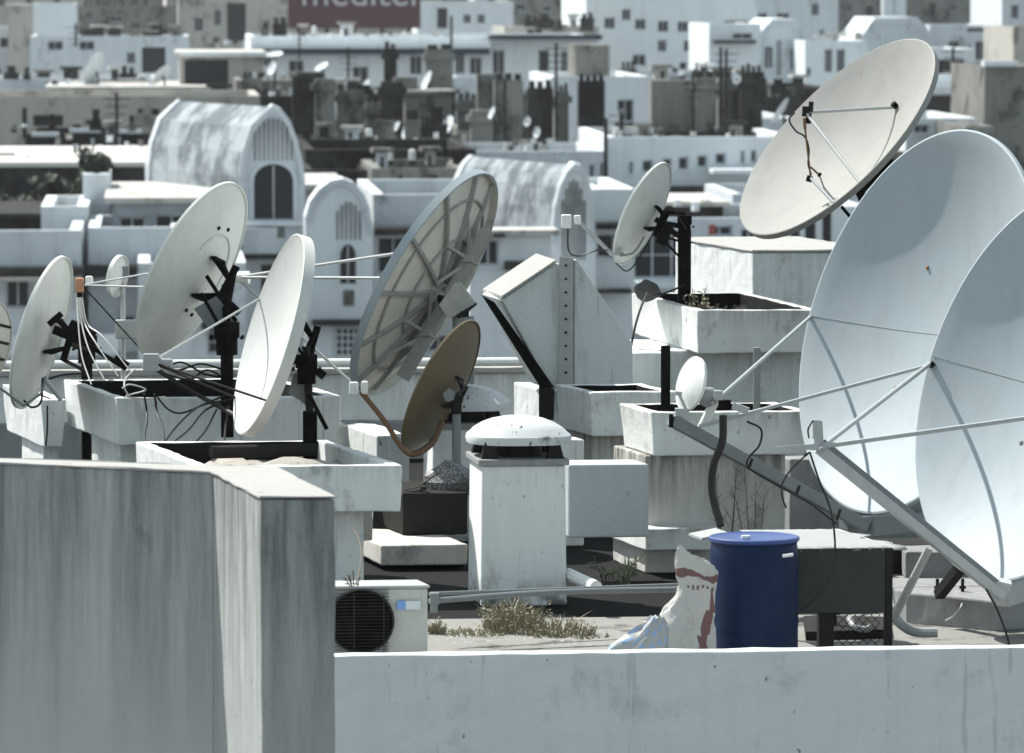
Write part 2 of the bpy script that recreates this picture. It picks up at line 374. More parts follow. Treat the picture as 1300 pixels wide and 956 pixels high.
t3,A3,L3,z3=trough('cracked white trough on a stained pillar, left of the great blue-white dish',827,523.5,38.6,1030,1.7,.335,mat='white_concrete_stained',soil=.1,taper=.03,bl=(786,512),
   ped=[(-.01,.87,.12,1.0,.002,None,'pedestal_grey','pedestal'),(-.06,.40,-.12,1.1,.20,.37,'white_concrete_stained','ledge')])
t5,A5,L5,z5=trough('highest stained trough, holding a rock and weeds beside a black mast',885,394,44.8,1040,2.3,.38,mat='white_concrete_stained',soil=.14,soilmat='painted_shade',taper=.01,bl=(802,372),
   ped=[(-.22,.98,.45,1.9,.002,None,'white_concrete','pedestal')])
# inner faces and beds of T5 / T1 carry shade painted near-black
# raised blocks behind troughs
def block(name,label,cat,px,py,D,px1,depth,zb,mat,u=U,v=V,bevel=.015,parent=None,ztop=None):
    A=P(px,py,D); L=tpx(A,u,px1); mb=MB(); o=Vector((A.x,A.y,zb)); mb.box(o,u*L,v*depth,Z*((ztop or A.z)-zb))
    ob=mb.build(name,mat,parent,bevel=bevel)
    if parent is None: tag(ob,label,cat)
    return ob
lh=thing('lift_housing','square white lift housing behind the highest trough','rooftop housing',P(960,372,49.5).xy.to_3d())
block('wall','', '',956,321,49.5,1120,2.6,.002,'white_concrete',parent=lh)
block('roof_slab','', '',955,319,49.48,1121,2.63,P(956,321,49.5).z+.002,'coarse_top',parent=lh,ztop=P(956,321,49.5).z+.03)
# block behind dish 3 (with ledge)
cb=thing('chimney_block','pocked white chimney block with broken ledge behind the white dish mast','chimney',P(400,560,43.5).xy.to_3d())
block('block','', '',345,503,43.6,433,.9,.5,'white_concrete_stained',parent=cb)
block('ledge','', '',330,543,43.5,446,1.05,.42,'white_concrete_stained',parent=cb,ztop=P(433,541,43.5).z)
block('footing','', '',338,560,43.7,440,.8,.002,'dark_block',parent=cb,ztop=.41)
# low white footings in the middle distance
tag(block('low_kerb','white low kerb behind the rubble trough, left of the brown dish mast','kerb',478,553,42.5,520,1.2,.002,'white_concrete'),None)
tag(block('dark_low_block','dark stained plinth under the mesh bag and brown dish mast','plinth',511,626,39.6,594,1.0,.2,'dark_block'),None)
bl=thing('plinth_slab','chipped pale slab jutting out below the dark plinth','slab',P(550,710,39.2).xy.to_3d())
block('slab','','',484,692,38.9,594,1.2,P(500,718,38.9).z,'ledge_stone',parent=bl)
block('foot','','',520,719,39.1,590,.8,.002,'painted_shade',parent=bl,ztop=P(500,718,38.9).z-.003)
# horizontal duct between stack and pillar
tag(block('concrete_beam','smooth grey-blue beam spanning from the vent stack to the stained pillar','beam',722,590,38.0,824,.4,P(760,683,38.0).z,'beam_grey'),None)
tag(block('small_block','small white block between the vent stack and the empty trough','block',705,558,40.6,742,.6,.002,'white_concrete'),None)
tag(block('back_wall','dull grey low wall in the shade behind the great dish and table','wall',1003,583,40.5,1200,.3,.002,'grey_concrete'),None)
tag(block('dark_low_block','added dark block standing in for shade beyond the table, below the nearest dish','plinth',1110,692,38.6,1420,.5,.002,'dark_block'),None)  # dark block added where the wall behind lies in shadow
tag(block('cross_wall','white low wall between rear parapet and highest trough','wall',800,448,44.6,848,1.5,.002,'white_concrete'),None)

# ------------------------------------------------------------------ vent stacks with domed caps
def vent(label,px,py,D,px1,depth,capc,capr,capD,zb=.002,tag_='vent'):
    A=P(px,py,D); L=tpx(A,U,px1); VV=Vector((-math.sin(R_(8)),math.cos(R_(8)),0)); V_=V; th=thing('vent_stack',label,'vent stack',(A+U*L/2+VV*depth/2).xy.to_3d(),'domed vent stacks')
    mb=MB(); b=[Vector((q.x,q.y,zb)) for q in (A-U*.0-VV*.0,A+U*L,A+U*L+VV*depth,A+VV*depth)]
    t=[Vector((q.x,q.y,A.z)) for q in (A+U*.012+VV*.01,A+U*(L-.012)+VV*.01,A+U*(L-.012)+VV*(depth-.01),A+U*.012+VV*(depth-.01))]
    mb.hexa(b,t); mb.build('shaft','vent_white',th,bevel=.015)
    mb=MB(); o=A-U*.015-VV*.015; o.z=A.z+.001; mb.box(o,U*(L+.03),VV*(depth+.03),Z*.045); mb.build('collar','grey_concrete',th,bevel=.008)
    c=A+U*L/2+VV*depth/2; 
    mb=MB()
    for a in (.12,.88):
        for b_ in (.14,.86):
            q=A+U*L*a+VV*depth*b_; q.z=A.z+.047
            mb.hexa([q-U*.06-VV*.04,q+U*.06-VV*.04,q+U*.06+VV*.04,q-U*.06+VV*.04],[q-U*.03-VV*.03+Z*.13,q+U*.03-VV*.03+Z*.13,q+U*.03+VV*.03+Z*.13,q-U*.03+VV*.03+Z*.13])
    mb.lathe(Vector((c.x,c.y,A.z+.048)),[(.18,0),(.18,.10)],seg=24)
    mb.build('support','steel_dark',th)
    k=Vector((P(capc,500,c.y).x if capc else c.x,c.y,A.z+.155)); r=capr*sx(capD)
    prof=[(.001,.01),(r*.9,.01),(r*.98,-.012),(r*1.0,.02),(r*.985,.045),(r*.93,.062),(r*.84,.095),(r*.70,.128),(r*.5,.158),(r*.25,.178),(.001,.184)]
    mb=MB(); seg=48; vs=[];fs=[]
    ang=YU
    for rr,h in prof:
        for j in range(seg):
            w=2*math.pi*j/seg; sq=(abs(math.cos(w))**4.+abs(math.sin(w))**4.)**(-1/4.)   # rounded square
            f=1+(min(sq,1.13)-1)*.55
            vs.append(k+U*(rr*f*math.cos(w))+VV*(rr*f*math.sin(w)*.95)+Z*h)
    for i in range(len(prof)-1):
        for j in range(seg):
            j2=(j+1)%seg; fs.append((i*seg+j,i*seg+j2,(i+1)*seg+j2,(i+1)*seg+j))
    mb.add(vs,fs); mb.build('cap','cap_white',th,smooth=True)
    return th
plaster('cap_white',(.60,.63,.64),(.05,.05,.05),amt=.85,streak=.0,spots=1,scale=1.7,rough=.6,bs=.15,bth=.60,sth=.645)
vent('front white vent stack with a domed cap, mould at its foot',610,592,36.6,720,.70,658,67,36.9)
vent('rear white vent stack with a domed cap, half hidden by the brown dish',548,545,40.9,640,.62,None,62,41)

# ------------------------------------------------------------------ slanted buttress
bt=thing('buttress','white slanted billboard base with riveted steel post and dark diagonal strut','buttress',P(720,500,44).xy.to_3d())
D=44.0
mb=MB(); fr=[P(637,381,D),P(705,335,D),P(711,335,D),P(711,495,D),P(700,495,D)]; mb.prism(fr,Vector((-.22,.9,0))*.42+Vector((-.08,0,0.03))); mb.build('sloping_panel','white_concrete',bt,bevel=.008)
mb=MB(); q=[P(612,372,D-.01),P(680,321,D-.01),P(706,334,D-.02),P(637,380,D-.02)]
mb.prism([q[3],q[2],q[2]+Vector((-.17,.5,.03)),q[3]+Vector((-.17,.5,.03))],Z*.03+Vector((0,-.0,0))); mb.build('sloping_top','coarse_top',bt,bevel=.005)
mb=MB(); mb.hexa([P(611,374,D-.05),P(628,384,D-.05),P(628,384,D+.05),P(611,374,D+.05)],[P(686,492,D-.05),P(704,492,D-.05),P(704,492,D+.05),P(686,492,D+.05)]); mb.build('diagonal_strut','steel_black',bt)
mb=MB(); mb.hexa([P(684,533,D-.03),P(703,533,D-.03),P(703,533,D+.1),P(684,533,D+.1)],[P(684,486,D-.03),P(704,495,D-.03),P(704,495,D+.1),P(684,486,D+.1)]); mb.build('bracket','steel_dark',bt)
mb=MB(); mb.hexa([P(709,500,D-.06),P(728,500,D-.06),P(728,500,D+.06),P(709,500,D+.06)],[P(710,325,D-.06),P(728,328,D-.06),P(728,328,D+.06),P(710,325,D+.06)]); po=mb.build('steel_post','galv_pale',bt,bevel=.004)
mb=MB()
for k in range(10): c=P(718.5,337+17*k,D-.062); mb.lathe(c,[(.011,0),(.011,.01)],axis=Vector((0,-1,0)),seg=10)
mb.build('rivet','steel_black',po)
mb=MB(); mb.prism([P(729,330,D),P(733,330,D),P(803,436,D),P(804,498,D),P(729,498,D)],Vector((-.02,.12,0))); mb.build('triangular_panel','white_concrete',bt,bevel=.006)
block('base','','',690,496,44.1,803,1.0,.002,'white_concrete',parent=bt)

# ------------------------------------------------------------------ satellite dishes
class Dish: pass
def dish(name,label,cx,cy,a,b,th,D,front,m_in,m_out,depth=.3,flange=.05,thick=.008,seg=96,group='satellite dishes on this roof',side=1,m_rim=None):
    d=Dish(); t=R_(th)
    m2=(math.cos(t),math.sin(t)); k2=(-math.sin(t),math.cos(t))
    ct=b/a; stt=math.sqrt(1-ct*ct)
    c=P(cx,cy,D); dist=(c-CAM).dot(CF); Rr=a*dist/F
    m3=(CR*m2[0]+CU*m2[1]).normalized(); k3=CR*k2[0]+CU*k2[1]
    n=(k3*stt+CF*(-ct if front else ct)).normalized(); s3=n.cross(m3).normalized()
    d.c=c; d.n=n; d.m=m3; d.s=s3; d.R=Rr; d.depth=depth*Rr; d.D=D
    d.L=lambda p,q,h: c+(m3*p+s3*q+n*h)*Rr
    d.surf=lambda p,q: c+(m3*p+s3*q)*Rr-n*(d.depth*(1-p*p-q*q))
    root=thing(name,label,'satellite dish',c-n*d.depth,group); d.root=root
    N=14; mbi=MB(); prof=[(Rr*(i/N) if i else .0005,-d.depth*(1-(i/N)**2)) for i in range(N+1)]
    mbi.cur=0; mbi.lathe(c,prof,axis=n,xa=m3,seg=seg)
    lip=.012*Rr+.006
    outer=[(Rr,0.0),(Rr+lip*.4,.004),(Rr+lip,0),(Rr+lip,-flange*Rr),(Rr+lip*.2,-flange*Rr-.002)]
    for i in range(N,-1,-1):
        r=Rr*(i/N) if i else .0005
        outer.append((r,-d.depth*(1-(i/N)**2)-thick-(flange*Rr*.0)))
    mbo=MB(); 
    # single shell: front material 0, rim and back material 1
    mb=MB(); mb.v=mbi.v; mb.f=[f for f in mbi.f if len(f)==4]; mb.m=[0]*len(mb.f); mb.cur=1
    mbo.lathe(c,outer,axis=n,xa=m3,seg=seg); q=[f for f in mbo.f if len(f)==4]; mb.add(mbo.v,q)
    if m_rim:
        for i in range(4*seg): mb.m[N*seg+i]=2
    refl=mb.build('reflector',[m_in,m_out]+([m_rim] if m_rim else []),root,smooth=True); d.refl=refl
    def rim(px,py):
        best=min(range(720),key=lambda k:(lambda s:(s[0]-px)**2+(s[1]-py)**2)(proj(d.L(math.cos(k*math.pi/360),math.sin(k*math.pi/360),0))))
        w=best*math.pi/360; return d.L(math.cos(w),math.sin(w),0)
    d.rim=rim
    def feed(px,py,f=.7): 
        y=(c+n*(f*Rr)).y; return P(px,py,y)
    d.feed=feed
    return d
def strut(d,p,q,r=.011,mat='galv',name='strut'): return MB().tube([p,q],r,8).build(name,mat,d.root,smooth=True)
def lnb(d,p,aim,s=1.0,mat='plastic_white',label=None):
    ax=(aim-p).normalized(); mb=MB(); mb.lathe(p-ax*.07*s,[(.022*s,0),(.024*s,.05*s),(.03*s,.09*s),(.034*s,.12*s),(.034*s,.14*s)],axis=ax,seg=16)
    mb.cbox(p-ax*.09*s,ax*.07*s,ax.orthogonal().normalized()*.05*s,ax.cross(ax.orthogonal().normalized())*.04*s)
    o=mb.build('feed_horn',mat,d.root,smooth=True); return o
def mast(d,px,py,D,zb,r=.05,mat='steel_black',square=False,name='mast'):
    t=P(px,py,D); b=Vector((t.x,t.y,zb)); mb=MB()
    if square: mb.box(b-Vector((r,r,0)),(2*r,0,0),(0,2*r,0),(0,0,t.z-zb))
    else: mb.tube([b,t],r,14)
    return mb.build(name,mat,d.root,smooth=not square,bevel=.004 if square else 0),t
def mount(d,top,mat='steel_black',s=1.0,plate=None,extra=()):
    """az-el bracket between the mast top and the back of the bowl"""
    bc=d.L(0,0,0)-d.n*(d.depth+.01)
    mb=MB()
    for a,b_ in ((.22,.12),(.22,-.12),(-.22,.12),(-.22,-.12)):
        p=d.surf(a,b_)-d.n*(.012+.022*s)
        mb.bar(p,bc-d.n*.14*s+d.m*(.06*s if a>0 else -.06*s),.022*s,.03*s)
    for a in (.22,-.22): mb.bar(d.surf(a,.16)-d.n*(.012+.022*s),d.surf(a,-.16)-d.n*(.012+.022*s),.035*s,.02*s)
    j=bc-d.n*.15*s; mb.bar(j+d.m*.16*s,j-d.m*.16*s,.05*s,.045*s)
    mb.bar(j,top-Z*.02,.05*s,.055*s)
    mb.bar(j+d.m*.14*s,top+Z*.12*s,.025*s,.03*s); mb.bar(j-d.m*.15*s,top-Z*.20*s,.022*s,.022*s)
    mb.lathe(top-Z*.13*s,[(.07*s,0),(.07*s,.15*s)],seg=14)
    mb.cbox(top+Z*.04,Vector((.16*s,0,0)),Vector((0,.10*s,0)),Z*.1*s)
    for sgn in (-1,1): mb.tube([top+Vector((sgn*.1*s,-.07*s,-.02)),top+Vector((sgn*.1*s,.07*s,-.02))],.012*s,8)
    for p,q,wd in extra: mb.bar(P(*p),P(*q),wd)
    mb.build('mount_bracket',mat,d.root)
    if plate: MB().prism([P(*q) for q in plate],Vector((0,.015,0))).build('mount_plate','galv',d.root)

# --- large tilted dish, left
dl=dish('satellite_dish','large off-white dish seen from behind, tilted on a black mast behind the long trough',242,342,121,37.5,62.6,42,False,'dish_white','dish_back_grey',depth=.19,flange=.03)
_,mt=mast(dl,288,425,41.3,z1-.3,.052)
mount(dl,mt,'steel_black',1.25,plate=[(246,392,41.6),(274,376,41.6),(300,405,41.6),(288,437,41.6),(270,425,41.6)],
  extra=[((262,350,41.4),(300,408,41.4),.03),((255,372,41.3),(292,437,41.3),.028),((285,380,41.2),(304,398,41.2),.06)])
fd=dl.feed(104,362,.75); 
for q in ((190,367),(200,352)): strut(dl,fd,dl.rim(*q),.008,'galv_pale')
strut(dl,fd,dl.rim(180,446),.007,'steel_dark')
mb=MB(); mb.cbox(fd-Vector((.02,0,0)),(.07,0,0),(0,.07,0),(0,0,.12)); mb.build('tape_wrap','copper_tape',dl.root,bevel=.01)
mb=MB(); mb.cbox(fd+Vector((.06,0,.04)),(.06,0,0),(0,.06,0),(0,0,.07)); mb.build('feed_horn','plastic_white',dl.root,bevel=.012)
mb=MB(); mb.tube([fd-Z*.05-CR*.02,fd-Z*.12-CR*.02],.022,10); mb.build('connector','steel_black',dl.root,smooth=True)
ring=[dl.surf(.48*math.cos(w)+.0,.48*math.sin(w))-dl.n*.014 for w in [R_(x) for x in range(-60,125,6)]]
MB().tube(ring,.008,6).build('back_ring','dish_back_grey',dl.root,smooth=True)
for k,(a,b_) in enumerate(((.55,.05),(.52,-.2),(.12,.48),(-.42,.2),(-.40,-.02))):
    MB().lathe(dl.surf(a,b_)-dl.n*.01,[(.016,0),(.016,.012)],axis=-dl.n,seg=10).build('bolt','steel_black',dl.root)
for k in range(4):
    cable(None,[(98+k*2,378,42),(99+k*4,405+k*2,41.9),(104+k*9,452-k*8,41.7),(116+k*17,488-k*5,41.5)],.006,'cable_white','cable',dl.root)
# --- white front facing dish
d3=dish('satellite_dish','white dish showing its smooth face, upright on a black post in the rubble trough',341,424,130,32,73.6,38.4,True,'dish_white','dish_white',depth=.24,flange=.11)
_,mt=mast(d3,393.5,522,38.3,z2-.12,.052,'steel_black',True)
t=P(389,440,38.3); MB().tube([mt-Z*.05,t],.03,12).build('upper_mast','steel_dark',d3.root,smooth=True)
mount(d3,t-Z*.15,'steel_black',1.0,plate=[(366,500,38.35),(372,476,38.35),(392,462,38.35),(394,520,38.35),(380,508,38.35)],
 extra=[((376,438,38.2),(402,475,38.2),.022),((384,440,38.2),(408,478,38.2),.02),((392,500,38.15),(415,545,38.15),.03),((402,470,38.1),(412,478,38.1),.06)])
fd=d3.feed(192,460,.9)
for q in ((325,378),(300,505),(345,512)): strut(d3,fd,d3.rim(*q),.009,'galv_pale' if q[0]==325 else 'steel_dark')
mb=MB(); mb.cbox(fd,(.12,0,0),(0,.08,0),(0,0,.13)); mb.tube([fd+CR*.05,fd+CR*.16],.03,12); mb.build('feed_horn','plastic_grey',d3.root,bevel=.01)
# --- narrow dish far left
d2=dish('satellite_dish','narrow grey-white dish seen edge-on from behind, far left with dark arm',51,421.5,99,17,73.3,42.5,False,'dish_white','dish_back_grey',depth=.13,flange=.04)
_,mt=mast(d2,110,440,44.2,.3,.05)
mount(d2,mt,'steel_black',1.1,extra=[((68,418,42),(112,436,42),.07),((88,412,42),(120,428,42),.09),((112,438,42),(150,462,42),.035),((145,455,42),(162,466,42),.07),((62,412,42.1),(78,398,42.1),.05)])
MB().tube([P(-10,485,42),P(30,515,42),P(52,500,42),P(58,478,42)],.012,8).build('feed_arm','galv',d2.root,smooth=True)
MB().tube([P(55,478,42.2),P(78,508,42.2)],.022,8).build('stay','galv_pale',d2.root,smooth=True)
MB().tube(spline([P(30,508,42),P(40,517,42),P(52,510,42),P(54,480,42)]),.009,8).build('lower_bar','steel_dark',d2.root,smooth=True)
# --- dish cut by left frame edge
d1=dish('satellite_dish','weathered brown-grey dish cut off by the left edge of the picture',-24,440,60,28,74,41,False,'dish_white','dish_panel_grey',depth=.25,flange=.05)
mb=MB()
for k in (-.5,-.15,.2,.55): mb.tube([d1.surf(k,x/10)-d1.n*.012 for x in range(-8,9)],.012,6)
mb.build('rib','steel_dark',d1.root)
mast(d1,-10,450,41,.3,.05)
# --- big panelled dish seen from the back
d4=dish('satellite_dish','large ribbed panel dish seen from behind, at the centre with wide pale rim band',535,357,158,43,60,42.6,False,'dish_white','dish_panel_grey',depth=.14,flange=.065,m_rim='dish_blue_white')
mb=MB()
for k in range(12):
    w=2*math.pi*(k+.5)/12; c_,s_=math.cos(w),math.sin(w)
    for x in range(9):
        a0=.12+.86*x/9; a1=.12+.86*(x+1)/9
        mb.bar(d4.surf(a0*c_,a0*s_)-d4.n*.025,d4.surf(a1*c_,a1*s_)-d4.n*.025,.03,.045,up=d4.n)
for rr in (.45,.78):
    pts=[d4.surf(rr*math.cos(R_(x)),rr*math.sin(R_(x)))-d4.n*.02 for x in range(0,361,6)]
    mb.tube(pts,.012,6)
mb.build('ribs','rib_grey',d4.root)
# backing frame: deep beam along the major axis and two cross brackets
mb=MB(); bb=d4.depth/d4.R
for a in (.34,-.34):
    hub=d4.L(a,0,-bb-.13)
    mb.bar(hub+d4.s*d4.R*.1,hub-d4.s*d4.R*.1,.09,.06)
    for w in range(30,360,60):
        e=(a+.36*math.cos(R_(w)),.36*math.sin(R_(w)))
        mb.bar(hub,d4.surf(*e)-d4.n*.03,.03,.03)
mb.bar(d4.L(.62,0,-bb-.13),d4.L(-.75,0,-bb-.13),.13,.09,up=d4.n)
mb.build('backing_frame','rib_grey',d4.root,bevel=.004)
_,mt=mast(d4,588,402,41.9,.05,.09,'galv')
mb=MB(); mb.prism([P(557,388,41.8),P(576,360,41.8),P(584,358,41.8),P(604,385,41.8),P(597,395,41.8),P(570,404,41.8)],Vector((0,.12,0))); mb.build('mount_plate','rib_grey',d4.root,bevel=.004)
mb=MB(); mb.bar(d4.L(-.05,0,-bb-.1),mt+Z*.05,.1,.1); 
for k in range(5): mb.tube([P(582+5*k,398-k*3,41.7),P(584+5*k,404-k*4,41.7)],.02,8)
mb.build('mount_bracket','steel_dark',d4.root)
fd=d4.feed(300,352,1.0)
for q in ((497,361),(512,330),(452,492)): strut(d4,fd,d4.rim(*q),.013,'galv_pale')
lnb(d4,fd,d4.c,1.6)
# --- bronze dish
d5=dish('satellite_dish','small bronze-brown dish seen from behind on a short grey mast',559,490.5,92,26.4,63.2,40.6,False,'dish_bronze','dish_bronze',depth=.17,flange=.03)
_,mt=mast(d5,579.5,513,40.2,P(579,625,40.2).z,.028*1.0*1.25,'galv')
mount(d5,mt,'steel_dark',.6,plate=[(562,500,40.1),(570,493,40.1),(578,498,40.1),(576,508,40.1),(566,510,40.1)])
fd=P(455,494,40.1)
MB().tube(spline([fd+Vector((.02,0,-.02)),P(490,537,40.15),P(508,566,40.2),P(525,577,40.2),P(548,564,40.3),P(562,535,40.4)]),.021,10).build('feed_arm','rusty',d5.root,smooth=True)
mb=MB(); mb.cbox(P(449,493,40.1),(.07,0,0),(0,.07,0),(0,0,.10)); mb.cbox(P(463,492,40.1),(.05,0,0),(0,.09,0),(0,0,.10)); mb.build('feed_horn','plastic_white',d5.root,bevel=.012)
# --- upper right dish on black mast
d6=dish('satellite_dish','small pale dish on a thick black mast above the highest trough',814.5,270.5,69.5,21.8,63.8,46.3,False,'dish_white','dish_back_grey',depth=.19,flange=.04)
_,mt=mast(d6,869,292,46.1,z5-.2,.055*1.1)
mount(d6,mt+Z*.05,'steel_black',.8,extra=[((832,278,45.9),(862,300,45.9),.05),((850,285,45.9),(838,310,45.9),.09),((845,268,46),(832,300,46),.06),((838,300,45.9),(866,330,45.9),.02),((872,390,46),(875,430,46),.05)])
fd=P(727,281,45.6)
MB().tube([fd+Vector((.05,0,0)),P(776,322,45.9),P(790,322,46.1)],.019,10).build('feed_arm','galv_pale',d6.root,smooth=True)
mb=MB(); mb.cbox(P(719,281,45.6),(.09,0,0),(0,.09,0),(0,0,.12)); mb.cbox(P(733,279,45.6),(.06,0,0),(0,.1,0),(0,0,.08)); mb.build('feed_horn','plastic_white',d6.root,bevel=.012)
MB().tube(spline([P(787,325,46),P(805,320,46),P(818,300,46)]),.01,8).build('lower_bar','galv',d6.root,smooth=True)
cable(None,[(721,290,45.6),(722,318,45.6),(735,325,45.6),(760,317,45.6),(772,318,45.8)],.007,'cable_black','cable',d6.root)
cable(None,[(782,334,46),(797,344,46),(815,322,46),(835,285,46),(850,262,46),(872,292,46)],.007,'cable_black','cable',d6.root)
# --- top right cream dish, face up-left
d7=dish('satellite_dish','cream dish at upper right, its sunlit face tipped up with a tripod feed',1062,173,161.5,58,47,44.5,True,'dish_cream','dish_cream',depth=.3,flange=.05)
_,mt=mast(d7,1112,262,46.2,P(1110,330,49).z-.3,.07)
mount(d7,mt,'steel_black',1.2,extra=[((1068,262,45.8),(1085,282,45.8),.03),((1085,230,46),(1100,262,46),.08)])
fd=d7.feed(1023,143,.45)
e1=d7.surf(.35,-.0); 
def surfpx(d,px,py):
    best=None
    for i in range(-20,21):
        for j in range(-20,21):
            p,q=i/20,j/20
            if p*p+q*q<=1:
                s_=proj(d.surf(p,q)); e=(s_[0]-px)**2+(s_[1]-py)**2
                if best is None or e<best[0]: best=(e,p,q)
    return d.surf(best[1],best[2])
for q in ((1137,138),(1092,233)): strut(d7,fd,surfpx(d7,*q),.014,'galv_pale')
strut(d7,P(1029,226,fd.y-.0),surfpx(d7,1060,257),.014,'galv')
mb=MB(); 
for (x,y,r) in ((1023,141,.03),(1030,135,.022),(1027,150,.025)): mb.tube([P(x,y-6,fd.y),P(x-1,y+7,fd.y)],r,10)
mb.build('feed_horn','steel_dark',d7.root,smooth=True)
mb=MB(); mb.tube([P(1021,150,fd.y-.02),P(1022,164,fd.y-.02)],.014,8); mb.tube([P(1022,163,fd.y),P(1029,224,fd.y)],.009,8); mb.build('feed_stem','rusty',d7.root,smooth=True)
cable(None,[(1009,143,fd.y),(1002,152,fd.y),(1010,166,fd.y),(1022,174,fd.y),(1027,190,fd.y),(1026,208,fd.y),(1030,222,fd.y)],.008,'cable_black','cable',d7.root)
cq=surfpx(d7,1137,137)
for a_,b_,r_ in ((cq+d7.n*.005,cq+d7.n*.05,.028),(P(1024,226,fd.y),P(1031,228,fd.y),.028),(P(1039,221,fd.y),P(1042,223,fd.y),.02)): MB().tube([a_,b_],r_,8).build('clamp','steel_black',d7.root)
strut(d7,P(1040,222,fd.y),P(1029,212,fd.y),.009,'rusty'); strut(d7,P(1040,222,fd.y),surfpx(d7,1043,240),.008,'galv')
# --- great blue-white dish
d8=dish('satellite_dish','great blue-white dish behind, its feed arm reaching left over the stained pillar',1160,407,249,116,72.8,37.6,True,'dish_blue_white','dish_blue_white',depth=.31,flange=.025,seg=144)
fa=P(852,533,36.4)   # arm tip
def beam(d,p,q,w,h,mat='galv',name='feed_arm'): return MB().bar(p,q,w,h).build(name,mat,d.root,bevel=.004)
beam(d8,fa,P(1100,668,37.3),.075,.085)
strut(d8,P(888,541,36.4),P(1183,463,36.9)+(P(1183,463,36.9)-P(888,541,36.4))*.25,.014,'galv_pale')
strut(d8,P(905,512,36.5),d8.rim(1030,403),.014,'galv_pale')
disc=dish('tmp','x',876,487,34,15.5,76,36.5,True,'plastic_white','plastic_white',depth=-.25,flange=.1,seg=40)
disc.refl.name='scalar_disc'; disc.refl.parent=d8.root; disc.refl.location=disc.root.location-d8.root.location; bpy.data.objects.remove(disc.root)
mb=MB(); ax=(P(905,500,36.6)-P(880,492,36.5)).normalized(); mb.lathe(P(886,500,36.55),[(.03,0),(.06,.02),(.075,.10),(.07,.13),(.03,.17),(.03,.22)],axis=ax,seg=20); mb.build('feed_cone','plastic_grey',d8.root,smooth=True)
MB().tube([P(911,502,36.6),P(891,543,36.6)],.034,14).build('feed_horn','plastic_white',d8.root,smooth=True)
mb=MB(); mb.cbox(P(866,526,36.45),(.10,0,0),(0,.06,0),(0,0,.09)); mb.bar(P(862,500,36.4),P(872,522,36.4),.022); mb.bar(P(857,499,36.4),P(866,500,36.4),.03); mb.cbox(P(912,502,36.5),(.06,0,0),(0,.06,0),(0,0,.07)); mb.build('feed_clamp','galv_pale',d8.root,bevel=.004)
mb=MB(); mb.cbox(P(920,513,36.5),(.09,0,0),(0,.06,0),(0,0,.06)); mb.build('clamp','steel_black',d8.root); MB().cbox(P(852,534,36.35),(.03,0,0),(0,.09,0),(0,0,.09)).build('end_cap','steel_black',d8.root)
mb=MB(); mb.bar(P(930,515,36.45),P(950,522,36.45),.05); mb.build('amplifier','galv_pale',d8.root)
def seam(d,px,py,l0=1.0,l1=.05,mat='dish_cream',r=.0025):
    rp=(d.rim(px,py)-d.c)/d.R; p,q=rp.dot(d.m),rp.dot(d.s)
    MB().tube([d.surf(p*t,q*t)+d.n*.001 for t in [l0+(l1-l0)*k/16 for k in range(17)]],r,6).build('seam',mat,d.root,smooth=True)
seam(d8,1033,402)
for x,y in ((1175,339),(1135,490)): MB().lathe(surfpx(d8,x,y)+d8.n*.001,[(.017,0),(.017,.006),(.006,.010)],axis=d8.n,seg=10).build('drain_plug','rusty',d8.root)
# back bracing and pedestal mount
mb=MB(); base=Vector((d8.c.x+.35,d8.c.y+.95,0.0))
mb.tube([base,base+Z*(d8.c.z-.15)],.11,18); mb.build('mast','galv',d8.root,smooth=True)
mb=MB(); j=d8.L(0,0,-d8.depth/d8.R-.12); mb.bar(base+Z*(d8.c.z-.1),j,.2,.2)
for w in range(0,360,45): mb.bar(j,d8.surf(.6*math.cos(R_(w)),.6*math.sin(R_(w)))-d8.n*.06,.045,.045)
mb.bar(P(1100,668,37.3),Vector((base.x,base.y,P(1100,650,38).z-.1)),.12,.14); mb.bar(P(1070,655,37.9),P(1180,640,38.2),.14,.20)
mb.build('mount_bracket','galv',d8.root)
mb=MB(); mb.box(base-Vector((.35,.3,-.002)),(.7,0,0),(0,.6,0),(0,0,.22)); mb.build('footing','grey_concrete',d8.root,bevel=.02)
cable(None,[(918,527,36.3),(917,560,36.3),(906,590,36.3),(904,625,36.3),(915,668,36.2)],.028,'cable_black','cable',d8.root)
cable(None,[(948,535,36.5),(966,545,36.5),(964,565,36.5),(950,582,36.5),(952,595,36.5),(985,615,36.6),(1030,640,36.8),(1062,665,37)],.008,'cable_black','cable',d8.root)
for x,y in ((952,588),(1012,622),(1064,652)): MB().tube([P(x-2,y+8,36.6),P(x+3,y-6,36.6)],.012,6).build('cable_tie','cable_black',d8.root)
# --- nearest blue-white dish, right edge
d9=dish('satellite_dish','nearest blue-white dish cut by the right edge, struts meeting at a bare bracket',1317,486,256,120,72.8,34.6,True,'dish_blue_white','dish_blue_white',depth=.31,flange=.025,seg=144)
ft=P(1040,570,33.4)
beam(d9,ft,P(1272,757,33.9),.085,.06,'galv_pale'); beam(d9,ft+Z*.03+Vector((.01,.05,0)),P(1272,750,33.95)+Z*.0,.04,.08,'galv')
strut(d9,P(1043,568,33.35),d9.rim(1183,463),.016,'galv_pale')
strut(d9,P(1042,567,33.3),P(1330,527,33.4),.016,'galv_pale')
mb=MB(); mb.hexa([P(1033,566,33.3),P(1046,566,33.3),P(1046,566,33.45),P(1033,566,33.45)],[P(1034,534,33.3),P(1044,534,33.3),P(1044,534,33.45),P(1034,534,33.45)])
mb.add([P(984,567,33.25),P(1040,563,33.25),P(1046,573,33.25),P(1046,573,33.45),P(1040,563,33.45),P(984,567,33.28)],[(0,1,2),(3,4,5),(0,5,4,1),(1,4,3,2),(2,3,5,0)])
mb.build('feed_bracket','galv_pale',d9.root,bevel=.003)
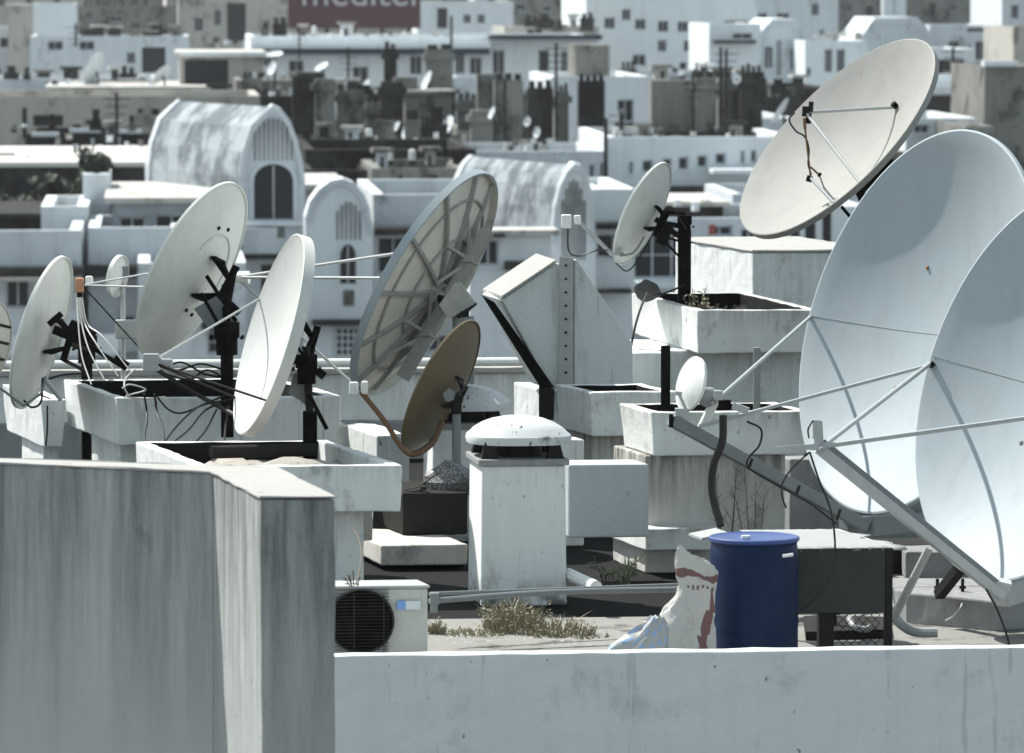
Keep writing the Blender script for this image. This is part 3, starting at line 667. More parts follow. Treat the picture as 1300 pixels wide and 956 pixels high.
mb=MB(); mb.cbox(P(1036,545,33.38),(.045,0,0),(0,.05,0),(0,0,.13)); mb.lathe(P(1043,571,33.25),[(.02,0),(.02,.03)],axis=Vector((0,-1,0)),seg=10); mb.build('feed_horn','plastic_grey',d9.root,bevel=.006)
mb=MB(); mb.tube([P(1181,461,d9.rim(1183,463).y-.02),P(1185,465,d9.rim(1183,463).y-.02)],.022,8); mb.build('end_cap','steel_black',d9.root)
seam(d9,1190,453); 
MB().lathe(surfpx(d9,1297,560)+d9.n*.001,[(.02,0),(.012,.008)],axis=d9.n,seg=10).build('drain_plug','galv',d9.root)
cable(None,[(1027,556,33.3),(1026,545,33.25),(1032,534,33.3)],.006,'cable_black','cable',d9.root)
base9=Vector((d9.c.x+.4,d9.c.y+.9,0)); mb=MB(); mb.tube([base9,base9+Z*(d9.c.z-.1)],.11,18); mb.build('mast','galv',d9.root,smooth=True)
mb=MB(); j=d9.L(0,0,-d9.depth/d9.R-.12); mb.bar(base9+Z*(d9.c.z-.1),j,.2,.2)
for w in range(0,360,45): mb.bar(j,d9.surf(.6*math.cos(R_(w)),.6*math.sin(R_(w)))-d9.n*.06,.045,.045)
mb.build('mount_bracket','galv',d9.root)
mb=MB(); mb.prism([P(1247,745,33.9),P(1268,738,33.9),P(1285,742,33.9),P(1278,760,33.9),P(1270,770,33.9)],Vector((.02,.25,0))); mb.bar(P(1270,757,34.2),P(1330,738,34.8),.12,.14); mb.build('arm_foot','galv_pale',d9.root,bevel=.004)
cable(None,[(1252,748,33.8),(1265,772,33.8),(1276,800,33.8),(1282,822,33.8)],.008,'cable_black','cable',d9.root)
MB().tube([P(1180,695,34.0),P(1136,782,34.2)],.028,12).build('brace','galv_pale',d9.root,smooth=True)
beam(d9,P(1232,705,34.9),P(1192,755,35.4),.07,.07,'steel_dark','brace')

# --- small flat dish on thin pole (far left)
sm=dish('small_antenna','little white drum antenna on a slim pole between the two left dishes','145' and 147,350,26,9,78,43.5,False,'plastic_white','plastic_white',depth=.35,flange=.2,seg=40,group=None)
mb=MB(); t=P(156,352,43.5); mb.tube([Vector((t.x,t.y,.96)),t],.022,10); mb.build('pole','galv_pale',sm.root,smooth=True)
mb=MB(); mb.cbox(P(156,345,43.5),(.1,0,0),(0,.08,0),(0,0,.09)); mb.bar(P(150,338,43.5),P(163,350,43.5),.03); mb.build('clamp','galv',sm.root)
mb=MB(); mb.cbox(P(163,418,43.4),(.22,0,0),(0,.08,0),(0,0,.16)); mb.build('junction_box','galv_pale',sm.root,bevel=.01)

# ------------------------------------------------------------------ free standing posts
def post(label,px,py,D,zb,r,mat,square=True):
    t=P(px,py,D); b=Vector((t.x,t.y,zb)); mb=MB()
    if square: mb.box(b-Vector((r,r,0)),(2*r,0,0),(0,2*r,0),(0,0,t.z-zb))
    else: mb.tube([b,t],r,12)
    return tag(mb.build('steel_post',mat,bevel=.004 if square else 0,smooth=not square),label,'post')
post('short black square post in the cracked trough, left of the small disc',845,439,39.4,z3-.12,.036,'steel_black')
post('slim grey post rising from the cracked trough near the great dish',961,441,39.4,z3-.12,.027,'galv')

# rock and weeds in upper trough
def rock(label,c,r,mat='stone',sub=3,name='rock',cat='rock',sq=(1,1,.8)):
    bm=bmesh.new(); bmesh.ops.create_icosphere(bm,subdivisions=sub,radius=1)
    rnd=random.Random(3); offs=[Vector((rnd.uniform(-1,1),rnd.uniform(-1,1),rnd.uniform(-1,1))).normalized() for _ in range(14)]
    mb=MB()
    for v in bm.verts:
        k=min(1.0,min((.78/max(.01,v.co.dot(o)) for o in offs if v.co.dot(o)>.3),default=1)); v.co*=k*(1+rnd.uniform(-.03,.03))
        v.co=Vector((v.co.x*sq[0],v.co.y*sq[1],v.co.z*sq[2]))*r
    bm.verts.ensure_lookup_table(); mb.add([Vector(c)+v.co for v in bm.verts],[[v.index for v in f.verts] for f in bm.faces]); bm.free()
    return tag(mb.build(name,mat),label,cat)
c=P(822,369,45.9); rock('dark rock on the left rim of the highest trough',Vector((c.x,c.y,c.z)),.135)
def plant(name,label,cat,c,n,h,spread,mat,leafw=.02,leafl=.08,leaves=6,droop=.3,stem='twig',group=None,seed=1):
    rnd=random.Random(seed); th=thing(name,label,cat,c,group); ms=MB(); ml=MB(); c=Vector(c)
    for k in range(n):
        w=rnd.uniform(0,2*math.pi); s=rnd.uniform(0,1)**.7*spread; b=c+Vector((math.cos(w)*s*.6,math.sin(w)*s*.6,0)); hh=h*rnd.uniform(.45,1)
        tip=b+Vector((math.cos(w)*s*.7,math.sin(w)*s*.7,hh)); mid=b.lerp(tip,.5)+Z*hh*.1*droop
        ms.tube(spline([b,mid,tip],3),[.004]*7,4,False)
        for q in range(leaves):
            t=rnd.uniform(.15,1); p=b.lerp(tip,t); a=Vector((rnd.uniform(-1,1),rnd.uniform(-1,1),rnd.uniform(-.2,.9))).normalized(); l=leafl*rnd.uniform(.5,1.2); sd=a.cross(Vector((rnd.uniform(-1,1),rnd.uniform(-1,1),rnd.uniform(-1,1)))).normalized()*leafw*rnd.uniform(.5,1)
            ml.add([p,p+a*l*.5+sd,p+a*l-Z*droop*l*.3,p+a*l*.5-sd],[(0,1,2,3)])
    ms.build('stem',stem,th); ml.build('leaves',mat,th); return th
def dryweed(label,px,py,D,zb,n,h,spread,seed,mat='leaf_dry'):
    p=P(px,py,D); return plant('dry_weed',label,'weed',(p.x,p.y,zb),n,h,spread,mat,.008,.11,9,.6,'leaf_dry','dry weeds on the roof',seed)
q=P(886,392,45.3); plant('weed','leafy weed with pale tips growing beside the black mast in the highest trough','weed',(q.x,q.y,z5-.14),16,.30,.12,'leaf_dry',.012,.05,9,.3,seed=4)
q=P(912,395,45.3); plant('weed','low creeping weed spreading right along the rim of the highest trough','weed',(q.x,q.y,z5-.14),18,.20,.22,'leaf_dry',.012,.04,8,.3,seed=5)
def fl(px,py): return G(px,py,0)
def flw(label,px,py,n,h,spread,seed,mat='leaf_dry',lean=.5):
    rnd=random.Random(seed); c=fl(px,py); th=thing('dry_weed',label,'weed',c,'dry weeds on the roof'); mb=MB(); ml=MB()
    for k in range(n*5):
        w=rnd.uniform(0,6.283); rr=rnd.uniform(0,1)**.6*spread; b=c+Vector((math.cos(w)*rr,math.sin(w)*rr*.8,0)); hh=h*rnd.uniform(.3,1)*(1-.55*rr/spread)
        dr=Vector((math.cos(w)+rnd.uniform(-.8,.8),math.sin(w)+rnd.uniform(-.8,.8),0))*lean*hh*rnd.uniform(.2,1)
        p1=b+dr*.35+Z*hh*.6; p2=b+dr+Z*hh*rnd.uniform(.6,1); sd=Vector((rnd.uniform(-1,1),rnd.uniform(-.3,.3),0)).normalized()*rnd.uniform(.003,.007)
        mb.add([b-sd,b+sd,p1+sd*.8,p1-sd*.8,p2],[(0,1,2,3),(3,2,4)])
        if rnd.random()<.5:
            for q in range(5):
                p=b.lerp(p2,rnd.uniform(.4,1)); a=Vector((rnd.uniform(-1,1),rnd.uniform(-1,1),rnd.uniform(-.3,1))).normalized()*rnd.uniform(.015,.035); s2=a.orthogonal().normalized()*.006
                ml.add([p-s2,p+s2,p+a],[(0,1,2)])
    mb.build('blades',mat,th); ml.build('leaves','leaf_dry',th); return th
flw('tallest dry weed clump in front of the vent stack foot',650,803,55,.42,.20,11)
flw('sprawling low dry weed right of the tallest clump',704,806,50,.20,.28,12,lean=1.0)
flw('flattened dry weed running left of the tallest clump',605,806,34,.07,.24,13,lean=2)
flw('small dry tuft at the right side of the air conditioner',556,806,16,.2,.06,14)
flw('scattered dry weed at the far right end of the clumps',738,810,14,.05,.2,15,lean=2)
q=fl(783,781); plant('green_weed','green leafy sprouts behind the pipes, left of the sack','weed',Vector((q.x,q.y,.0))+Vector((0,.5,.12)),15,.24,.15,'leaf_green',.014,.10,5,.1,seed=8)
for (x,sd,lb) in ((922,21,'left bare twig shrub in front of the stained pillar'),(951,22,'right bare twig shrub in front of the stained pillar')):
    rnd=random.Random(sd); b=P(x,690,37.9); b.z=.0; mb=MB(); top=P(x,600,37.9).z
    for k in range(4):
        t=b+Vector((rnd.uniform(-.12,.12),rnd.uniform(-.1,.1),top*rnd.uniform(.8,1.08))); mid=b.lerp(t,.55)+Vector((rnd.uniform(-.02,.02),0,0))
        mb.tube(spline([b,mid,t],5),[.006-.0004*i for i in range(11)],5)
        for j in range(9):
            p=b.lerp(t,rnd.uniform(.45,1)); mb.tube([p,p+Vector((rnd.uniform(-.09,.09),rnd.uniform(-.05,.05),rnd.uniform(.03,.12)))],.0022,4)
    tag(mb.build('twig_shrub','twig'),lb,'shrub','bare twig shrubs')
# mesh bag on the plinth
c=P(572,606,39.9); o=rock('crumpled perforated mesh bag heaped on the dark plinth',Vector((c.x,c.y+.1,P(572,622,39.9).z+.06)),.22,'mesh_bag',3,'mesh_bag','bag',(1.0,.8,.8))

# ------------------------------------------------------------------ air conditioner
acD=32.9; A=P(400,745,acD); A=Vector((A.x,A.y,A.z)); LA=tpx(A,U,544); hz=.56; ac=thing('air_conditioner','beige outdoor air conditioner with round fan grille beside the corner pier','air conditioner',(A+U*LA/2).xy.to_3d()+Z*(A.z-hz))
o=Vector((A.x,A.y,A.z-hz)); mb=MB(); mb.box(o+V*.02,U*LA,V*.3,Z*(hz-.02)); mb.build('casing','ac_beige',ac,bevel=.01)
mb=MB(); q=o-U*.01+Z*(hz-.018); mb.box(q,U*(LA+.02),V*.33,Z*.02); mb.build('top_cover','galv_pale',ac,bevel=.006)
fc=A+U*tpx(A,U,458)+Vector((0,-.004,0)); fc.z=P(458,789,acD).z; N_=-V
rr=40*sx(acD)
mb=MB(); 
mb.lathe(fc,[(rr+.012,0),(rr+.012,.02),(rr,.02),(rr,0)],axis=-V,xa=U,seg=48,closed=True); mb.build('fan_ring','ac_dark',ac,smooth=True)
mb=MB(); mb.lathe(fc,[(.001,.012),(rr,.012)],axis=-V,xa=U,seg=48)
mb.build('fan_opening','steel_black',ac)
mb=MB(); g0=tpx(A,U,424)*0.0; gl=tpx(A,U,495)
for k in range(25):
    z_=o.z+.02+k*.0215; q=o+U*.02-V*.03; q.z=z_; mb.box(q,U*(gl-.03),V*.004,Z*.0035)
for k in range(3):
    q=o+U*(.05+k*(gl-.1)/2)-V*.035; mb.box(q,U*.006,V*.004,Z*(hz-.05))
mb.build('grille','ac_dark',ac); MB().box(o+U*.02+V*.014+Z*.015,U*(gl-.03),V*.008,Z*(hz-.05)).build('front_plate','plastic_grey',ac)
mb=MB(); q=A+U*tpx(A,U,504)-V*.004; q.z=P(504,775,acD).z; mb.box(q,U*tpx(q,U,515),V*.008,Z*.055); mb.build('sticker','sticker_blue',ac)
mb=MB(); q2=q+U*(tpx(q,U,515)+.001); mb.box(q2,U*tpx(q2,U,534),V*.008,Z*.055); mb.build('sticker','sticker_white',ac)
q=P(450,742,32.7); plant('climber','thin withered climber hanging over the air conditioner front','climbing plant',(q.x,q.y,P(452,745,32.7).z),6,.12,.05,'leaf_dry',.008,.03,6,.5,seed=9)
cable('thin brown creeper stem on the wall above the air conditioner',[(452,742,33),(457,722,34),(459,700,35),(455,682,35.6),(449,672,36)],.006,'twig','creeper_stem')
# pipes on the floor
def pipe(label,pts,r,mat='galv',name='pipe',group=None): return tag(MB().tube(spline([P(*p) for p in pts],4) if len(pts)>2 else [P(*p) for p in pts],r,10).build(name,mat,smooth=True),label,'pipe',group)
pipe('upper grey pipe running right from the air conditioner to the sack',[(545,754,34.4),(880,742,35.2)],.014)
pipe('lower thicker grey pipe running right from the air conditioner',[(545,763,34.2),(700,752,34.5),(880,748,34.8)],.020)
pipe('fat white pipe end lying beside the vent stack foot',[(722,729,36.8),(757,745,36.0)],.045,'plastic_white')
pipe('long pale pipe lying on the roof beyond the right-hand footing',[(1128,742,37.2),(1300,737,38)],.035,'plastic_white')
pipe('bent grey conduit curling on the roof under the dish brace',[(1133,770,34.6),(1138,786,34.5),(1152,798,34.4),(1168,803,34.4),(1190,803,34.4)],.035,'plastic_grey')
mb=MB(); mb.cbox(P(552,760,34.2),(.06,0,0),(0,.06,0),(0,0,.08)); mb.cbox(P(551,772,34.2),(.05,0,0),(0,.05,0),(0,0,.06)); tag(mb.build('valve','galv',bevel=.006),'grey valve clamp on the pipes at the air conditioner corner','valve')

# ------------------------------------------------------------------ barrel
bc=P(960,687,33.2); bc=Vector((bc.x,bc.y+.29,0)); r=57*sx(33.2); bh=P(960,681,33.5).z
ba=thing('barrel','tall blue plastic barrel with lid behind the front parapet','barrel',bc)
prof=[(r*.9,.0),(r*.97,.03),(r,.08)]+[(r*(1+(.012 if k in(4,8) else 0)),.08+k*(bh-.2)/12) for k in range(1,13)]+[(r*.99,bh-.07),(r*.965,bh-.045),(r*.985,bh-.03),(r*1.0,bh-.025)]
mb=MB().lathe(bc,prof,seg=56); mb.build('drum','barrel_blue',ba,smooth=True)
mb=MB().lathe(bc,[(r*1.01,bh-.026),(r*1.03,bh-.02),(r*1.03,bh-.002),(r*.99,bh+.004),(r*.9,bh-.006),(.001,bh+.004)],seg=56); mb.build('lid','barrel_lid',ba,smooth=True)
mb=MB().lathe(bc+Vector((-.06,-.1,0)),[(.03,bh+.0),(.03,bh+.018),(.001,bh+.02)],seg=16); mb.build('bung','plastic_white',ba,smooth=True)
q=P(1012,705,33.15); mb=MB().cbox(q+Vector((-.06,-.0,0)),(.07,0,.01),(0,.02,0),(0,0,.02)); mb.build('handle','plastic_white',ba,bevel=.004)
# ------------------------------------------------------------------ slate-fronted table with torn sheet
A=P(1010,697,33.8); LT=tpx(A,U,1134); tz=A.z; tb=thing('work_table','dark slate-fronted steel table covered by a torn white sheet','table',(A+U*LT/2+V*.6).xy.to_3d())
pb=P(1060,779,33.8).z; mb=MB(); q=Vector((A.x,A.y,pb)); mb.box(q,U*(LT-.05),V*.03,Z*(tz-pb-.004)); mb.build('front_panel','panel_slate',tb,bevel=.004)
mb=MB(); 
for a in (LT-.048,): mb.box(Vector((A.x,A.y-.005,.002))+U*a,U*.045,V*.045,Z*(tz-.01)); 
mb.build('leg','steel_dark',tb)
mb=MB(); mb.box(Vector((A.x,A.y,.002))+U*.16,U*.10,V*.05,Z*(pb-.003)); mb.build('leg','steel_dark',tb)
for a in (0.0,LT-.045): MB().box(Vector((A.x,A.y,.002))+U*a+V*1.15,U*.04,V*.04,Z*(tz-.01)).build('leg','steel_dark',tb)
mb=MB(); q=Vector((A.x,A.y,tz-.008))-U*.0; mb.box(q,U*(LT+.0),V*1.2,Z*.006); mb.build('top','steel_dark',tb)
mb=MB(); n=26;m=12; vs=[];fs=[]; rnd=random.Random(5)
for i in range(m+1):
    for j in range(n+1):
        ins=(.02+.05*rnd.random() if i==0 else 0); p=Vector((A.x,A.y,tz+.006))+U*((LT+.05)*j/n-.9*.25*(1) if False else (LT+.06)*j/n-.02)+V*(1.2*i/m-.03+ins); p.z+=.003*rnd.random()
        if i==0: p.z-=.012+.01*rnd.random()
        if j==n: p+=U*rnd.uniform(-.1,.08)
        vs.append(p)
for i in range(m):
    for j in range(n): 
        a=i*(n+1)+j; fs.append((a,a+1,a+n+2,a+n+1))
mb.add(vs,fs); sh=mb.build('torn_sheet','sheet_white',tb,smooth=True); sd=sh.modifiers.new('solid','SOLIDIFY'); sd.thickness=.004
# chain link under the table
mb=MB(); z0=.04; x0=.28; W=LT-.36; hh=pb-z0; step=.055; yq=V*.05
k=-int(hh/step)-1
while k*step<W:
    for sgn in (1,-1):
        s0=k*step; pts=[]
        a0,a1=(s0,s0+hh) if sgn==1 else (s0+hh,s0)
        def clip(a,b):
            lo,hi=0,1
            d=b-a
            t=[(0-a)/d,(W-a)/d]; t.sort(); lo=max(lo,t[0]); hi=min(hi,t[1]); return lo,hi
        lo,hi=clip(a0,a1)
        if hi>lo:
            f=lambda t: Vector((A.x,A.y,z0))+U*(x0+a0+(a1-a0)*t)+V*.02+Z*hh*t
            mb.tube([f(lo),f(hi)],.0028,4,False)
    k+=1
mb.build('chain_link','steel_black',tb)
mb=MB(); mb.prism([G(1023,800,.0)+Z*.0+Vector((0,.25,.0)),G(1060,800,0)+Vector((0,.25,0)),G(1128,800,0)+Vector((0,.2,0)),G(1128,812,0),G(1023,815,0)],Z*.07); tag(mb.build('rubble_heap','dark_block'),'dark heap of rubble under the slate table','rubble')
tag(MB().tube(spline([P(1078,785,34.8),P(1085,796,34.7),P(1100,799,34.7),P(1110,793,34.7)]),.022,8).build('hose','plastic_grey',smooth=True),'curled grey hose lying under the slate table','hose')
cable('long thin black wire hanging from the bare bracket past the table front',[(1028,574,33.3),(1040,610,33.3),(1055,650,33.3),(1060,700,33.3),(1050,740,33.3),(1030,765,33.3),(1008,782,33.3)],.007)
cable('short curved black wire looping left below the bare bracket',[(1028,574,33.35),(1008,592,33.35),(994,612,33.35),(993,630,33.35),(998,645,33.35)],.007)
# small white lid sheet left of barrel
tag(MB().prism([P(891,683,33.9),P(925,676,33.9),P(925,678,33.9),P(891,686,33.9)],V*.3).build('board_offcut','sheet_white'),'pale board edge sticking out behind the barrel on its left','board')

# right-hand concrete footing
A=P(1150,758,35.6); mb=MB(); q0=G(1150,792,0); q1=G(1262,803,0); q2=G(1345,796,0); hz=.22
poly=[q0,q1,q2,q2+V*1.0,q0+V*1.0]; mb.prism([Vector((p.x,p.y,.002)) for p in poly],Z*hz); ft_=mb.build('concrete_footing','grey_concrete',bevel=.015); tag(ft_,'angled grey footing with anchor bolts under the nearest dish','footing')
def anchor(px,py,lb):
    p=P(px,py,35.7); p.z=hz; mb=MB(); mb.tube([p,p+Z*.09],.012,8); mb.lathe(p+Z*.02,[(.024,0),(.024,.02)],seg=6); tag(mb.build('anchor_bolt','steel_dark'),lb,'bolt','anchor bolts in the footing')
anchor(1190,752,'left anchor bolt in the grey footing'); anchor(1222,755,'right anchor bolt with the wire in the grey footing')
cable('short pale wire curving down the footing from the right anchor bolt',[(1223,758,35.4),(1220,770,35.3),(1210,782,35.25),(1200,788,35.25)],.006,'cable_white')
rock('small reddish brick lump beside the dish foot at the right edge',P(1296,748,34.9),.09,'copper_tape',2,'brick_lump','brick',(.8,.8,1))
# ------------------------------------------------------------------ sack and rag
def blob(name,label,cat,rings,D,mats,seg=28,wob=.012,seed=2,flat=.6,band=None):
    rnd=random.Random(seed); mb=MB(); vs=[];fs=[]; ph=[rnd.uniform(0,6) for _ in range(6)]
    for i,(xc,yc,hw) in enumerate(rings):
        c=P(xc,yc,D); rr=hw*sx(D)
        for k in range(seg):
            w=2*math.pi*k/seg
            f=1+wob*8*(.5*math.sin(3*w+ph[0]+i*.9)+.35*math.sin(7*w+ph[1]-i*1.3)+.25*math.sin(11*w+ph[2]+i*2.1))
            vs.append(c+Vector((math.cos(w)*rr*f,math.sin(w)*rr*flat*f,rnd.uniform(-.006,.006)+.012*math.sin(5*w+i))))
    n=len(rings)
    for i in range(n-1):
        for k in range(seg):
            k2=(k+1)%seg; fs.append((i*seg+k,i*seg+k2,(i+1)*seg+k2,(i+1)*seg+k))
    fs.append(tuple(range(seg))); fs.append(tuple(range((n-1)*seg,n*seg))); mb.add(vs,fs)
    for fi,f in enumerate(fs[:-2]):
        i=fi//seg
        if band and band(i,fi%seg): mb.m[fi]=1
    o=mb.build(name,mats,smooth=True); tag(o,label,cat); return o
plaster('sack_cloth',(.52,.52,.50),(.16,.14,.11),amt=.5,streak=.25,spots=.5,scale=4,bs=1)
def sack():
    seg=48; D=33.1; rnd=random.Random(4); mb=MB()
    cr=[(868,852,49),(866,838,47),(865,822,44),(866,806,41),(868,793,37),(874,780,33),(879,768,30),(883,757,25),(884,746,25),(884,734,26),(884,722,26),(883,712,24),(879,704,19),(872,699,10)]
    cs=[]
    for i in range(len(cr)-1):
        for k in range(3):
            t=k/3; cs.append(tuple(a+(b-a)*t for a,b in zip(cr[i],cr[i+1])))
    cs.append(cr[-1]); n=len(cs); vs=[]
    for i,(x,y,hw) in enumerate(cs):
        t=i/(n-1); c=P(x,y,D); rr=hw*sx(D); flat=.62*(1-t)+.22*t
        for k in range(seg):
            w=2*math.pi*k/seg
            fold=.05*math.sin(4*w+t*9)+.035*math.sin(9*w-t*17)+.016*math.sin(15*w+t*31+math.sin(7*t))+.02*math.sin(t*26+2*w)
            pinch=-.10*math.exp(-((t-.60)/.04)**2)*(.6+.4*math.cos(w-3))
            f=1+fold+pinch+rnd.uniform(-.018,.018)
            vs.append(c+Vector((math.cos(w)*rr*f,math.sin(w)*rr*flat*f*1.0,(.012*math.sin(3*w+i*.7))+rnd.uniform(-.006,.006)-(.05*(math.cos(w)+.2) if t>.9 else .02*math.cos(w)*t*2))))
    fs=[];ms=[]
    for i in range(n-1):
        t=(i+.5)/(n-1)
        for k in range(seg):
            k2=(k+1)%seg; w=(k+.5)/seg*360
            band=((.68<t<.735) or (t<=.66 and 306<w-40*(t-.3)<328))  or (.625<t<.645 and 230<w<335 and k%2==0)
            fs.append((i*seg+k,i*seg+k2,(i+1)*seg+k2,(i+1)*seg+k)); ms.append(1 if band else 0)
    fs.append(tuple(range(seg-1,-1,-1))); fs.append(tuple(range((n-1)*seg,n*seg))); ms+=[0,0]
    mb.add(vs,fs); mb.m=ms; o=mb.build('sack',['sack_cloth','sack_red'],smooth=True); tag(o,'white woven sack with dark red bands leaning on the barrel','sack')
sack()
rings2=[(808,838,44),(810,826,40),(815,816,34),(822,807,27),(828,798,20),(832,790,14),(833,783,7)]
rg=blob('rag','crumpled blue and white cloth heap at the foot of the sack','cloth',rings2,32.6,['sheet_white','cloth_blue'],seg=30,wob=.03,seed=9,flat=.5,band=lambda i,k:((k*3+i*5)%7 in (0,1)) )
# sunlit scraps and litter on floor
rnd=random.Random(31)
mb=MB()
for k in range(150):
    q_=rnd.choice(((600,812),(640,806),(700,812),(760,816),(570,800),(850,818))); p=fl(rnd.gauss(q_[0],26),min(824,rnd.gauss(q_[1],6))); s=rnd.uniform(.006,.022)
    mb.cbox(p+Z*.004,(s,s*.3,0),(-s*.3,s,0),(0,0,.008))
tag(mb.build('litter','ledge_stone'),'small stone chips and litter strewn over the roof floor','litter',kind='stuff')

# tangle of cables at left trough
CB=[([(183,500,41),(187,530,41),(184,560,40),(195,590,38.5)],'leftmost black cable dropping from the long trough'),
([(196,500,41),(200,525,41),(208,548,40.5),(205,570,39),(195,588,38.5)],'second black cable dropping from the long trough'),
([(198,502,41),(214,520,41),(232,524,41),(262,512,41),(290,500,41)],'black cable sagging along the front of the long trough'),
([(290,508,40.9),(255,515,40.9),(230,535,40.7),(210,560,40),(198,585,38.6)],'black cable crossing the trough front down to the left'),
([(300,505,40.9),(262,520,40.9),(240,545,40.5),(222,560,40)],'black cable looping inward over the trough front'),
([(275,520,40.9),(262,545,40.7),(250,560,40.4)],'short faint black cable on the trough front'),
([(290,515,40.9),(286,545,40.6),(284,575,40)],'black cable hanging near the white dish lower edge'),
([(303,515,40.9),(300,540,40.6),(310,565,40)],'black cable beside the white dish lower tip'),
([(200,462,41.4),(225,470,41.4),(255,462,41.4),(285,470,41.4)],'upper black cable loop around the dish mast'),
([(205,470,41.4),(230,460,41.4),(260,475,41.4),(290,480,41.4)],'middle black cable loop around the dish mast'),
([(210,475,41.4),(240,482,41.4),(265,470,41.4),(300,492,41.4)],'lower black cable loop around the dish mast'),
([(195,467,41.4),(235,492,41.2),(270,512,41),(300,528,40.5)],'thick black cable slanting to the white dish'),
([(60,482,42.3),(80,476,42.3),(108,474,42.3)],'dark cable from the far left dish to its mast'),
([(60,515,43),(60,545,43),(58,566,43)],'black cable down the corner of the far left trough')]
for pts,lb in CB: cable(lb,pts,.0085 if 'thick' not in lb else .02)
for pts,lb in (([(155,493,41.3),(165,488,41.3),(185,495,41.3),(160,503,41.3),(185,506,41.3),(210,504,41.3)],'white cable coil resting in the long trough'),
  ([(172,468,41.5),(160,480,41.4),(158,492,41.3),(165,505,41.3)],'white cable looping above the long trough')): cable(lb,pts,.007,'cable_white')
tag(MB().cbox(P(204,462,41.2),(.10,0,0),(0,.06,0),(0,0,.10)).build('splitter_box','galv_pale',bevel=.01),'small pale splitter box where the cables gather','electrical box')
cable('black cable hanging beside the white buttress from the rock',[(822,372,45.3),(812,395,44.6),(803,430,44.3),(795,485,44.2)],.011)
cable('black cable on the rim of the highest trough leading to the rock',[(868,362,45.8),(850,370,45.7),(832,375,45.6),(822,372,45.5)],.009)
cable('thin dark wire trailing over the pale slab left of the mesh bag',[(512,622,39.4),(530,618,39.4),(545,608,39.4),(556,602,39.5)],.006)
# dark pipe inside the rubble trough (fibre cement remains)
A=P(270,577,37.5); mb=MB(); mb.tube([P(268,574,37.9),P(400,571,38.2)],.05,12); tag(mb.build('broken_pipe','dark_block',smooth=True),'broken dark pipe lying inside the rubble trough','pipe')
mb=MB(); c=P(375,586,37.3); c.z=z2-.14
rk=rock('heap of pale rubble around the black post in the front trough',Vector((c.x,c.y+.1,z2-.13)),.42,'soil',3,'rubble_heap','rubble',(1.1,1.0,.38))
